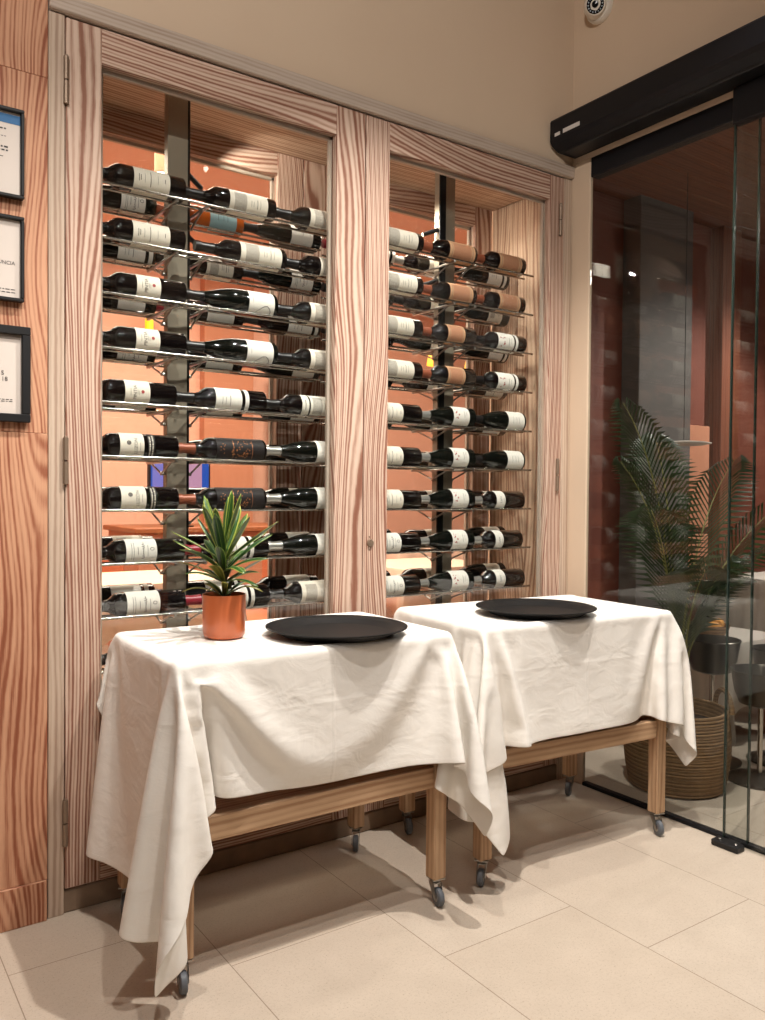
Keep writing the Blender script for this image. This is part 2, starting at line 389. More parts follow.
def tag(o, label, cat, group=None, kind=None):
    if label: o['label'] = label
    if cat: o['category'] = cat
    if group: o['group'] = group
    if kind: o['kind'] = kind
    return o
def struct(o): o['kind'] = 'structure'; return o
def thing(name, label, cat, loc=(0, 0, 0), rotz=0, group=None):
    o = bpy.data.objects.new(name, None); COL.objects.link(o); o.location = loc; o.rotation_euler = (0, 0, rotz)
    o.empty_display_size = 0.1
    return tag(o, label, cat, group)
def dup(root, loc, rotz=None, label=None, group=None):
    r = root.copy(); COL.objects.link(r); r.location = loc
    if rotz is not None: r.rotation_euler = (0, 0, rotz)
    if label: r['label'] = label
    if group: r['group'] = group
    for ch in list(root.children):
        c = ch.copy(); COL.objects.link(c); c.parent = r
        for g in list(ch.children):
            d = g.copy(); COL.objects.link(d); d.parent = c
    return r
def Tm(loc, z=None, x=None):
    """Matrix that puts local z along a direction."""
    q = Vector(z if z else (0, 0, 1)).normalized().to_track_quat('Z', 'Y').to_matrix().to_4x4()
    return Matrix.Translation(Vector(loc)) @ q
TEXT_CACHE = {}
def text_polys(txt, size):
    """Flat lettering: (verts in x,y ; faces), centred."""
    key = (txt, size)
    if key not in TEXT_CACHE:
        cu = bpy.data.curves.new('lettering', 'FONT'); cu.body = txt; cu.size = size; cu.align_x = 'CENTER'; cu.align_y = 'CENTER'; cu.resolution_u = 3
        o = bpy.data.objects.new('lettering', cu); COL.objects.link(o)
        dg = bpy.context.evaluated_depsgraph_get(); me = bpy.data.meshes.new_from_object(o.evaluated_get(dg))
        TEXT_CACHE[key] = ([(v.co.x, v.co.y) for v in me.vertices], [list(p.vertices) for p in me.polygons])
        bpy.data.objects.remove(o); bpy.data.curves.remove(cu); bpy.data.meshes.remove(me)
    return TEXT_CACHE[key]

# ------------------------------------------------------------------ the rooms
D, E = 2.408, 2.628
YB, TY = 2.85, 2.95          # back frame of the cabinet; far wall of the terrace
def shell():
    m = MB(); m.box((-3.0, -4.0, -0.1), (7.2, 6.6, 0.0), bev=0); struct(m.build('floor', 'floor'))
    m = MB(); m.box((-3.0, -4.0, 3.5), (E+0.12, D+0.5, 3.6), bev=0); struct(m.build('ceiling', 'ceiling'))
    m = MB(); m.box((-3.0, D, 2.57), (E+0.12, D+0.48, 3.5), bev=0)
    struct(m.build('wall_back', 'plaster'))
    m = MB(); m.box((E, -4.0, 2.585), (E+0.12, D, 3.5), bev=0); m.box((E, 2.31, 0), (E+0.02, D, 2.585), bev=0.003); m.box((E, D, 0), (E+0.12, TY, 2.57), bev=0)
    struct(m.build('wall_right', 'plaster'))
    m = MB(); m.box((-3.1, -4.0, 0), (-3.0, D+0.5, 3.5), bev=0); struct(m.build('wall_left', 'room_wall'))
    m = MB(); m.box((-3.0, -4.1, 0), (7.2, -4.0, 3.5), bev=0); struct(m.build('wall_front', 'room_wall'))
    # timber cladding left of the cabinet: vertical boards, some cut and joined
    m = MB(); x = 0.541; r = random.Random(3)
    while x > -3.0:
        w = r.choice((0.10, 0.125, 0.14)); zs = [0.115] + sorted(r.uniform(0.5, 2.5) for _ in range(2)) + [2.57]
        if x > 0.5: zs = [0.115, 1.36, 2.335, 2.57]; w = 0.128
        for z0, z1 in zip(zs, zs[1:]): m.box((x-w+0.0006, D-0.004*r.random(), z0+0.0004), (x-0.0006, D+0.06, z1-0.0004), 2, 0.0008)
        x -= w
    m.box((-3.0, D+0.05, 0), (0.541, D+0.48, 2.57), bev=0)
    struct(m.build('wall_cladding', 'wall_wood'))
    m = MB(); m.box((-3.0, D-0.008, 0.0), (0.539, D+0.05, 0.1145), 2); struct(m.build('baseboard_back', 'wall_wood'))
    # dining room behind
    m = MB(); m.box((-2.6, 6.5, 0), (7.2, 6.6, 3.3), bev=0); struct(m.build('wall_dining_back', 'orange'))
    m = MB(); m.box((-2.7, D+0.48, 0), (-2.6, 6.6, 3.3), bev=0); struct(m.build('wall_dining_left', 'orange'))
    m = MB(); m.box((7.1, -4.0, 0), (7.2, 6.6, 3.3), bev=0); struct(m.build('wall_dining_right', 'red_wall'))
    m = MB(); m.box((-2.6, D+0.5, 3.05), (E+0.12, 6.5, 3.15), bev=0); m.box((E+0.12, TY, 3.05), (7.1, 6.5, 3.15), bev=0); struct(m.build('ceiling_dining', 'orange'))
    m = MB(); m.box((1.30, 6.46, 0), (1.62, 6.5, 2.0), bev=0); m.box((2.66, 6.40, 0), (3.1, 6.5, 3.05), bev=0)
    struct(m.build('trim_1', 'orange_dark'))
    # terrace room to the right
    m = MB(); m.box((E+0.12, TY-0.002, 0), (7.1, TY+0.1, 3.1), bev=0); struct(m.build('wall_terrace_back', 'red_wall'))
    m = MB(); x = E+0.13
    k = 0
    y = -4.0
    while y < TY-0.01:
        y1 = min(y+0.145, TY-0.004); m.box((E+0.125, y+0.001, 2.80), (7.1, y1-0.001, 2.83), 0, 0.003); y = y1
    struct(m.build('ceiling_terrace', 'dark_wood'))
shell()
def terrace_pillar(name, x0, x1, y0, mat, label):
    m = MB(); m.box((x0, y0, 0), (x1, TY-0.003, 2.80), 2, 0.004); tag(m.build(name, mat), label, 'pillar')
terrace_pillar('wall_pillar', 3.62, 4.08, 2.83, 'grey_wall', 'broad slate grey pillar behind the glass wall')
terrace_pillar('timber_post', 4.42, 4.60, 2.86, 'dark_wood', 'dark red timber post right of the grey pillar behind glass')
m = MB(); m.box((4.09, 2.925, 0.0), (4.105, TY-0.003, 2.6), 2, 0.002); struct(m.build('trim_2', 'room_wall'))
m = MB(); m.box((4.12, 2.92, 1.02), (4.40, TY-0.003, 1.62), 0, 0.004); m.box((4.12, 2.92, 0.7), (4.40, TY-0.003, 0.98), 0, 0.004); struct(m.build('trim_3', 'orange_dark'))

# ------------------------------------------------------------------ glass wall, track, header
def glass_wall():
    w = MB(); w.box((E+0.004, 1.58, 0.012), (E+0.014, 2.307, 2.515), bev=0); w1 = struct(w.build('window_1', 'wall_glass'))
    m = MB()
    m.box((E+0.0037, 1.5775, 0.012), (E+0.0143, 1.5822, 2.515), bev=0)
    m.build('glass_edge', 'glass_edge', w1)
    m = MB(); m.box((E+0.001, 1.55, 2.505), (E+0.05, 2.309, 2.585), bev=0.003); m.build('top_channel', 'header_black', w1)
    m = MB(); m.box((E-0.004, -3.9, 0.0), (E+0.026, 2.309, 0.014), bev=0.002); m.build('floor_channel', 'header_black', w1)
    d = MB(); d.box((E-0.030, -0.6, 0.016), (E-0.020, 1.648, 2.50), bev=0); d1 = struct(d.build('door_1', 'wall_glass'))
    m = MB(); m.box((E-0.0303, 1.6458, 0.016), (E-0.0197, 1.6502, 2.50), bev=0)
    m.build('glass_edge', 'glass_edge', d1)
    m = MB(); m.box((E-0.044, -0.6, 2.47), (E-0.004, 1.65, 2.592), bev=0.003); m.build('top_rail', 'header_black', d1)
    m = MB(); m.box((E+0.001, -3.9, 2.505), (E+0.05, 1.549, 2.585), bev=0.003); struct(m.build('trim_4', 'header_black'))
    w = MB(); w.box((E+0.004, -3.9, 0.012), (E+0.014, -0.56, 2.515), bev=0); struct(w.build('window_2', 'wall_glass'))
glass_wall()
def header():
    t = thing('door_operator_header', 'long black sliding door header box high on the right wall', 'door header', (E, 0.9, 2.60))
    m = MB(); x = E-0.15
    m.prism([(x+0.004, 2.724), (x, 2.716), (x, 2.640), (x+0.010, 2.624), (x+0.045, 2.606), (E-0.002, 2.606), (E-0.002, 2.724)], 1, -1.2, 2.392)
    m.build('housing', 'header_black', t)
    m = MB(); m.box((x+0.045, -1.2, 2.596), (E-0.03, 2.36, 2.6075), bev=0.002); m.build('underside_rail', 'black', t)
    for y0, y1 in ((2.366, 2.338), (2.322, 2.235)):
        m = MB(); m.box((x-0.0012, y0, 2.651), (x+0.0004, y1, 2.664 if y0 > 2.33 else 2.667), bev=0); tag(m.build('sticker', 'sticker', t), 'small white sticker', None)
header()
def guide():
    t = thing('floor_guide', 'black floor guide block at the foot of the sliding glass', 'door guide', (E-0.03, 1.62, 0))
    m = MB(); m.box((E-0.078, 1.565, 0.0), (E-0.031, 1.665, 0.022), bev=0.004); m.box((E-0.033, 1.59, 0.0), (E-0.006, 1.64, 0.0145), bev=0.002); m.build('block', 'black', t)
    m = MB()
    for y in (1.585, 1.645):
        m = MB(); m.lathe([(0, 0.0245), (0.004, 0.0245), (0.006, 0.0225), (0.006, 0.021)], 10, mat=Matrix.Translation((E-0.054, y, 0))); m.build('screw', 'steel', t)
guide()
def dome_camera():
    c = Vector((E, 2.262, 3.165)); t = thing('security_camera', 'white dome security camera high on the right wall', 'security camera', c)
    m = MB(); m.lathe([(0, 0), (0.058, 0), (0.060, 0.006), (0.060, 0.022), (0.055, 0.028), (0, 0.028)], 36, mat=Tm(c, (-1, 0, 0))); m.build('base', 'white_plastic', t)
    q = c+Vector((-0.028, 0, 0)); n = Vector((-0.80, -0.50, -0.34)).normalized()
    m = MB(); m.lathe([(0.050, 0), (0.049, 0.014), (0.043, 0.030), (0.030, 0.043), (0.015, 0.049), (0, 0.051)], 36, mat=Tm(q, (-1, 0, 0))); m.build('dome', 'white_plastic', t)
    f = q+n*0.042
    m = MB(); m.lathe([(0.041, -0.022), (0.041, -0.004), (0.038, 0.004), (0.034, 0.006)], 32, mat=Tm(f, n)); m.build('lens_collar', 'white_plastic', t)
    m = MB(); m.lathe([(0.0345, 0.005), (0.014, 0.0055), (0.012, 0.011), (0, 0.013)], 32, mat=Tm(f, n)); ln = m.build('lens', 'lens', t)
    m = MB(); T = Tm(f, n)
    for k in range(16):
        a = 2*PI*k/16; m.lathe([(0, 0.0085), (0.0022, 0.008), (0.003, 0.0055)], 8, mat=T @ Matrix.Translation((0.0275*math.cos(a), 0.0275*math.sin(a), 0)))
    m.build('infrared_led_ring', 'led', ln)
dome_camera()

# ------------------------------------------------------------------ wine cabinet
def cabinet():
    t = thing('wine_cabinet', 'tall whitewashed pine wine cabinet with two glazed doors', 'wine cabinet', (1.585, 2.63, 0))
    m = MB()
    m.box((0.543, D, 0.0), (0.586, D+0.10, 2.523), 2); m.build('jamb', 'jamb_wood', t)
    m = MB(); m.box((2.585, D, 0.0), (2.626, D+0.10, 2.523), 2); m.build('jamb', 'jamb_wood', t)
    m = MB(); m.box((0.543, D-0.016, 2.525), (2.627, D-0.0005, 2.572), 0, 0.003); m.box((0.5435, D-0.0005, 2.525), (2.627, D+0.10, 2.569), 0, 0.001); m.build('top_trim', 'trim_wood', t)
    m = MB(); m.box((0.543, D+0.006, 0.0), (2.626, D+0.05, 0.066), 0, 0.004); m.build('plinth', 'kick_wood', t)
    m = MB(); m.box((0.588, D+0.05, 0.07), (2.583, YB-0.001, 0.10), 0); m.build('floor_panel', 'inner_wood', t)
    m = MB(); m.box((0.588, D+0.045, 2.505), (2.583, YB-0.001, 2.52), 0); m.build('top_panel', 'inner_wood', t)
    for a, b in ((0.560, 0.586), (2.584, 2.61)):
        m = MB(); n = 3; ys = [D+0.101+(YB-0.002-D-0.101)*k/n for k in range(n+1)]
        for y0, y1 in zip(ys, ys[1:]): m.box((a, y0, 0.07), (b, y1-0.001, 2.504), 2, 0.001)
        m.build('side_panel', 'inner_wood', t)
    def leaf(nm, x0, x1, xa, xb, y, front, hx, locks):
        m = MB(); z0, z1, za, zb = 0.072, 2.519, 0.225, 2.420
        m.box((x0, y, z0), (xa, y+0.04, z1), 2); m.box((xb, y, z0), (x1, y+0.04, z1), 2)
        m.box((xa+0.0003, y+0.0008, zb), (xb-0.0003, y+0.0392, z1), 0, 0.001); m.box((xa+0.0003, y+0.0008, z0), (xb-0.0003, y+0.0392, za), 0, 0.001)
        d = m.build(nm, 'door_wood', t)
        m = MB(); yi = y+0.030
        for a, b in (((xa, yi, za), (xa+0.012, yi+0.014, zb)), ((xb-0.012, yi, za), (xb, yi+0.014, zb)), ((xa, yi, zb-0.012), (xb, yi+0.014, zb)), ((xa, yi, za), (xb, yi+0.014, za+0.012))):
            m.box(a, b, None, 0.001)
        m.build('glazing_bead', 'trim_wood', d)
        m = MB(); m.box((xa+0.001, y+0.020, za+0.001), (xb-0.001, y+0.025, zb-0.001), bev=0); m.build('glass_pane', 'glass', d)
        if front:
            for z in (2.343, 1.287, 0.264):
                m = MB()
                m.tube([(hx, y-0.006, z-0.066), (hx, y-0.006, z-0.003)], 0.0075, 10); m.tube([(hx, y-0.006, z+0.001), (hx, y-0.006, z+0.064)], 0.0075, 10)
                m.lathe([(0, 0.070), (0.005, 0.068), (0.006, 0.062)], 10, mat=Matrix.Translation((hx, y-0.006, z)))
                m.build('hinge', 'hinge', d)
        if locks:
            m = MB(); T = Tm((1.621, y-0.002, 1.028), (0, -1, 0))
            m.lathe([(0, 0.005), (0.012, 0.005), (0.014, 0.002), (0.014, -0.002)], 20, mat=T); m.box((1.6195, y-0.0085, 1.018), (1.6225, y-0.006, 1.038), bev=0.0005)
            for z in (1.050, 1.004): m.lathe([(0, 0.003), (0.0025, 0.002), (0.003, -0.001)], 8, mat=Tm((1.619, y, z), (0, -1, 0)))
            m.build('lock', 'hinge', d)
        return d
    leaf('left_door', 0.5885, 1.5895, 0.687, 1.472, D, True, 0.588, False)
    leaf('right_door', 1.5935, 2.5825, 1.694, 2.500, D, True, 2.556, True)
    leaf('back_door', 0.5885, 1.5895, 0.687, 1.478, YB, False, 0, False)
    leaf('back_door', 1.5935, 2.5825, 1.706, 2.480, YB, False, 0, False)
    m = MB(); m.box((0.543, YB, 2.52), (2.626, YB+0.03, 2.569), 0); m.build('back_header', 'jamb_wood', t)
cabinet()

# ------------------------------------------------------------------ wine racks
LEV = [2.113-0.1614*k for k in range(12)]
YF, YR = 2.505, 2.715            # axes of the front and back row of bottles
def rack(bay, x0, x1, px, mat):
    t = thing('wine_rack', {'left': 'steel wine rack on a broad satin post behind left door', 'right': 'steel wine rack on a slim black post behind right door'}[bay], 'wine rack', (px, 2.61, 0.10), 0, 'wine racks')
    w = 0.037 if bay == 'left' else 0.040
    m = MB(); m.box((px-w, 2.592, 0.10), (px+w, 2.626, 2.5045), 2, 0.0015); m.build('post', mat, t)
    if bay == 'right':
        m = MB(); m.box((px-w-0.001, 2.588, 0.10), (px-w+0.030, 2.595, 2.5045), 2, 0.001); m.build('post_strip', 'post_black', t)
    if bay == 'left':
        m = MB(); m.box((px+w-0.007, 2.5905, 0.10), (px+w+0.001, 2.6275, 2.5045), 2, 0.0005); m.build('post_strip', 'post_black', t)  # black strip that darkens the right edge of the post
    first = None
    for li, z in enumerate(LEV):
        if z < 0.25: continue
        if first is None:
            first = []
            for y in (YF-0.026, YF+0.026, YR-0.026, YR+0.026):
                m = MB(); m.tube([(x0, y, z), (x1, y, z)], 0.0042, 10); first.append(m.build('rod', 'chrome', t))
            for sx in (-1, 1):
                m = MB(); bx = px+sx*(w+0.012)
                m.box((bx-0.005, YF-0.03, z-0.012), (bx+0.005, YR+0.03, z-0.0042), 1, 0.001)
                m.tube([(bx, 2.61, z-0.045), (bx, YF+0.01, z-0.010)], 0.0035, 6); m.tube([(bx, 2.61, z-0.045), (bx, YR-0.01, z-0.010)], 0.0035, 6)
                m.tube([(px, 2.609, z-0.045), (bx+sx*0.003, 2.609, z-0.045)], 0.006, 8)
                first.append(m.build('bracket', 'steel', t))
        else:
            for f in first:
                c = f.copy(); COL.objects.link(c); c.location = (0, 0, z-LEV[0])
    for z in (LEV[0]+0.115, LEV[1]+0.075):
        if bay == 'right': z += 0.02
        m = MB(); sx = 1 if bay == 'left' else -1
        a = Vector((px+sx*w, 2.60, z+0.012)); b = a+Vector((sx*0.055, 0.03, -0.022))
        m.tube([a, b], 0.0085, 12); s = m.build('spot_lamp', 'black', t)
        m = MB(); m.lathe([(0, 0.002), (0.0065, 0.001), (0.007, -0.001)], 12, mat=Tm(b, (b-a))); m.build('lamp_lens', 'lamp_white', s)
rack('left', 0.600, 1.575, 0.986, 'post_grey')
rack('right', 1.610, 2.478, 2.108, 'post_grey')

# ------------------------------------------------------------------ bottles (lying, neck to the left; origin at the axis of the base)
PROF = {'claret': [(0, 0.012), (0.020, 0.006), (0.030, 0.001), (0.0355, 0.001), (0.0385, 0.005), (0.0385, 0.200), (0.0377, 0.208), (0.0350, 0.217), (0.0285, 0.2265), (0.0205, 0.236), (0.0168, 0.250), (0.0152, 0.268), (0.0143, 0.300), (0.0165, 0.301), (0.0165, 0.314), (0.0150, 0.317), (0, 0.317)],
        'burgundy': [(0, 0.014), (0.020, 0.006), (0.031, 0.001), (0.0375, 0.001), (0.0410, 0.005), (0.0410, 0.142), (0.0402, 0.156), (0.0380, 0.172), (0.0335, 0.194), (0.0275, 0.216), (0.0220, 0.236), (0.0180, 0.254), (0.0155, 0.272), (0.0145, 0.300), (0.0165, 0.301), (0.0165, 0.314), (0.0150, 0.317), (0, 0.317)]}
def AX(): return Matrix(((0, 0, -1, 0), (1, 0, 0, 0), (0, -1, 0, 0), (0, 0, 0, 1)))   # local z -> -x
BODY, CAPS, LABS = {}, {}, {}
def body_mesh(shape, gl):
    k = (shape, gl)
    if k not in BODY:
        m = MB(); m.lathe(PROF[shape], 28, mat=AX()); o = m.build('glass_body', gl, world=False); BODY[k] = o.data; bpy.data.objects.remove(o)
    return BODY[k]
def caps_mesh(foil):
    if foil not in CAPS:
        m = MB(); m.lathe([(0.0178, 0.256), (0.0163, 0.268), (0.0156, 0.285), (0.0150, 0.299), (0.0173, 0.300), (0.0173, 0.315), (0.0155, 0.3185), (0, 0.3185)], 20, mat=AX())
        o = m.build('capsule', foil, world=False); CAPS[foil] = o.data; bpy.data.objects.remove(o)
    return CAPS[foil]
def patch(m, R, s0, s1, half, mi=0, seg=18, mid=0.0):
    """Curved label on the bottle: s along the bottle from the base, angle from the front (-y) upwards."""
    vs, fs, us = [], [], []
    for k in range(seg+1):
        a = mid-half+2*half*k/seg
        for s in (s1, s0): vs.append((-s, -R*math.cos(a), R*math.sin(a)))
    for k in range(seg):
        fs.append([2*k, 2*k+1, 2*k+3, 2*k+2]); us.append([(0, k/seg), (1, k/seg), (1, (k+1)/seg), (0, (k+1)/seg)])
    m.add(vs, fs, us, mi)
def dash(m, R, s, a0, a1, th=0.0014, mi=1):
    patch(m, R, s-th/2, s+th/2, (a1-a0)/2, mi, max(2, int((a1-a0)/0.15)), (a0+a1)/2)
def letter(m, R, txt, size, s, a, mi=1):
    v, f = text_polys(txt, size); vs = []
    for x, y in v:
        t = a+x/R; vs.append((-(s+y), -R*math.cos(t), R*math.sin(t)))
    m.add(vs, f, None, mi, False)
def blob(m, R, s, a, r, mi=2):
    vs = []
    for k in range(14):
        t = 2*PI*k/14; aa = a+r*math.sin(t)/R; vs.append((-(s+r*math.cos(t)), -R*math.cos(aa), R*math.sin(aa)))
    m.add(vs, [list(range(14))], None, mi, False)
def squiggle(m, R, s, mi=1):
    for k in range(120):
        t = k/119; blob(m, R, s+0.0042*math.sin(t*44)*(0.55+0.45*math.sin(t*9+1)), -0.62+1.3*t+0.03*math.cos(t*44), 0.0009, mi)
def ring(m, R, s, a, mi=1):
    for k in range(22):
        t = 2*PI*k/22; blob(m, R, s+0.0058*math.cos(t), a+0.0046*math.sin(t)/R, 0.0009, mi)
def label_mesh(style, shape, s0, s1):
    key = (style, shape, round(s0, 3), round(s1, 3))
    if key in LABS: return LABS[key]
    R = PROF[shape][5][0]; R1, R2 = R+0.0006, R+0.0011; m = MB(); L = s1-s0; r = random.Random(hash(style) % 1 + len(style))
    half = 1.62 if shape == 'claret' else 1.30
    patch(m, R1, s0, s1, half, 0)
    base = {'plain': 'label_cream', 'chateau': 'label_chateau', 'chateau_two': 'label_chateau_two', 'dot': 'label_cream', 'swirl': 'label_white', 'striped': 'label_white', 'crest': 'label_cream', 'script': 'label_white',
            'kraft': 'label_kraft', 'marked': 'label_white', 'redmark': 'label_white', 'small': 'label_white', 'blue': 'label_blue', 'ornate': 'label_black', 'blank': 'label_white'}[style]
    third = 'red_print'
    def lines(us, w=0.55, th=0.0013, jit=0.25):
        for u in us:
            h = w*(1-jit*r.random()); c = 0.1*(r.random()-0.5); dash(m, R2, s1-u*L, c-h, c+h, th)
    if style == 'plain':
        lines((0.30, 0.66), 0.42, 0.0011); lines((0.86,), 0.2, 0.0022); lines((0.14, 0.19), 0.28, 0.0022); dash(m, R2, s1-0.46*L, -0.6, 0.6, 0.0022)
    elif style in ('chateau',): lines((0.56, 0.62), 0.25); lines((0.72,), 0.45, 0.002); lines((0.80,), 0.35)
    elif style == 'chateau_two': lines((0.12,), 0.5, 0.003); lines((0.80, 0.88), 0.4)
    elif style == 'dot':
        letter(m, R2, 'PINTIA', 0.0150, s1-0.40*L, 0.0); lines((0.22,), 0.3); lines((0.50, 0.56), 0.2, 0.001); blob(m, R2, s1-0.70*L, 0.05, 0.0052, 2)
    elif style == 'swirl':
        pts = [(0.30, -0.9), (0.45, -0.62), (0.58, -0.40), (0.70, -0.36), (0.80, -0.52), (0.86, -0.80), (0.84, -1.0)]
        for (u0, a0), (u1, a1) in zip(pts, pts[1:]):
            n = 5
            for k in range(n):
                u = u0+(u1-u0)*k/n; a = a0+(a1-a0)*k/n; blob(m, R2, s1-u*L, a, 0.0013, 1)
        lines((0.15,), 0.25, 0.001)
    elif style == 'striped':
        lines((0.25, 0.38), 0.35); lines((0.55,), 0.5, 0.002)
        patch(m, R1, s0-0.026, s0-0.012, half, 0)
    elif style == 'crest':
        blob(m, R2, s1-0.36*L, 0.30, 0.0072, 1); letter(m, R2, 'LUZÓN', 0.0150, s1-0.66*L, 0.05); lines((0.84,), 0.35)
        patch(m, R1, s0-0.034, s0-0.012, half, 3)
        for s, (a0, a1) in ((s0-0.018, (-1.1, 0.9)), (s0-0.027, (-0.9, 1.1))):
            a = a0
            while a < a1:
                w = r.uniform(0.05, 0.13); dash(m, R2, s, a, a+w, 0.0042, 0); a += w+0.05
    elif style == 'script':
        lines((0.18, 0.25), 0.85, 0.0012); squiggle(m, R2, s1-0.55*L); lines((0.38,), 0.3, 0.0015); lines((0.70,), 0.5, 0.0012); ring(m, R2, s1-0.84*L, 0.15)
    elif style == 'kraft':
        lines((0.10, 0.90), 0.9, 0.002)
    elif style in ('marked', 'redmark'):
        for k in range(9): blob(m, R2, s1-r.uniform(0.12, 0.48)*L, r.uniform(-0.55, 0.55), r.uniform(0.0018, 0.0040), 2)
        lines((0.68,), 0.45, 0.002); lines((0.80,), 0.3)
        if style == 'marked': patch(m, R1, s0-0.026, s0-0.010, half, 0); third = 'red_print'
    elif style == 'small': letter(m, R2, 'LAN', 0.0140, s1-0.50*L, 0.1); lines((0.85,), 0.3, 0.001)
    elif style == 'ornate':
        for k in range(46): blob(m, R2, s1-r.uniform(0.30, 0.72)*L, r.uniform(-0.75, 0.75), r.uniform(0.0010, 0.0026), 1)
        for u in (0.34, 0.74): dash(m, R2, s1-u*L, -0.8, 0.8, 0.0016)
        for k in range(10): blob(m, R2, s1-r.uniform(0.06, 0.2)*L, r.uniform(-0.5, 0.5), 0.0016, 1)
    else: lines((0.3, 0.5, 0.65), 0.4)
    ink = {'ornate': 'gold_print', 'blue': 'ink', 'dot': 'grey_print', 'crest': 'grey_print', 'plain': 'grey_print', 'chateau': 'grey_print'}.get(style, 'grey_print' if style in ('striped', 'kraft', 'redmark', 'marked') else 'ink')
    o = m.build('paper_label', [base, ink, third, 'label_black'], world=False); LABS[key] = o.data; bpy.data.objects.remove(o)
    return LABS[key]
LOOK = {'plain': 'cream label of fine print', 'chateau': 'cream label with engraved grey house', 'chateau_two': 'grey label with dark bands', 'dot': 'cream label with one red dot', 'swirl': 'white label with dark swirl',
        'striped': 'white label and white stripe', 'crest': 'cream label with round grey crest', 'script': 'white label with handwritten script', 'kraft': 'brown kraft label', 'marked': 'white red-marked label and stripe',
        'redmark': 'white red-marked label', 'small': 'small white label', 'blue': 'pale blue label', 'ornate': 'black label printed in copper', 'blank': 'plain white label'}
ORD = ['top', 'second', 'third', 'fourth', 'fifth', 'sixth', 'seventh', 'eighth', 'ninth', 'tenth']
POS = {0: 'left', 1: 'middle', 2: 'right'}
def bottle(shape, gl, foil, style, xb, y, z, s0, s1, tilt, label, group):
    t = thing('wine_bottle', label, 'bottle', (xb, y, z), 0, group); t.rotation_euler = (tilt, 0, 0)
    for nm, me in (('glass_body', body_mesh(shape, gl)), ('capsule', caps_mesh(foil)), ('paper_label', label_mesh(style, shape, s0, s1))):
        o = bpy.data.objects.new(nm, me); COL.objects.link(o); o.parent = t
    return t
def zrow(shape, z): R = PROF[shape][5][0]; return z+math.sqrt((R+0.0042)**2-0.026**2)+0.0003
C_, B_ = 'claret', 'burgundy'
# (shape, label start x, label end x, base x, style, foil) for each front row, from the left
FRONT = {'left': [], 'right': []}
# camera-free world positions along the shelf, in metres
FRONT['left'] = [
    [(C_, 0.800, 0.911, 0.974, 'plain', 'foil_copper'), (C_, 1.110, 1.245, 1.292, 'chateau', 'foil_black'), (C_, 1.396, 1.565, 1.629, 'chateau', 'foil_black')],
    [(C_, 0.798, 0.912, 0.974, 'plain', 'foil_copper'), (C_, 1.149, 1.298, 1.332, 'chateau', 'foil_black'), (C_, 1.449, 1.609, 1.657, 'chateau', 'foil_black')],
    [(C_, 0.810, 0.884, 0.978, 'dot', 'foil_black'), (B_, 1.179, 1.270, 1.299, 'swirl', 'foil_black'), (C_, 1.407, 1.569, 1.616, 'chateau', 'foil_black')],
    [(C_, 0.808, 0.882, 0.979, 'dot', 'foil_black'), (B_, 1.173, 1.267, 1.300, 'swirl', 'foil_black'), (C_, 1.401, 1.562, 1.609, 'chateau', 'foil_black')],
    [(C_, 0.775, 0.851, 0.947, 'dot', 'foil_black'), (C_, 1.059, 1.156, 1.260, 'striped', 'foil_black'), (C_, 1.379, 1.490, 1.535, 'chateau_two', 'foil_black')],
    [(C_, 0.760, 0.833, 0.954, 'crest', 'foil_black'), (C_, 1.033, 1.229, 1.261, 'ornate', 'foil_copper'), (B_, 1.439, 1.541, 1.579, 'blank', 'foil_silver')],
    [(C_, 0.764, 0.840, 0.955, 'crest', 'foil_black'), (C_, 1.043, 1.230, 1.262, 'ornate', 'foil_copper'), (B_, 1.441, 1.543, 1.580, 'blank', 'foil_silver')],
    [(C_, 0.764, 0.874, 0.975, 'script', 'foil_black'), (C_, 1.089, 1.177, 1.271, 'striped', 'foil_red'), (B_, 1.442, 1.536, 1.578, 'blank', 'foil_silver')],
    [(C_, 0.776, 0.885, 0.979, 'script', 'foil_black'), (C_, 1.090, 1.181, 1.276, 'striped', 'foil_red'), (C_, 1.384, 1.521, 1.571, 'chateau', 'foil_black')],
    [(C_, 0.777, 0.885, 0.980, 'script', 'foil_black')],
]
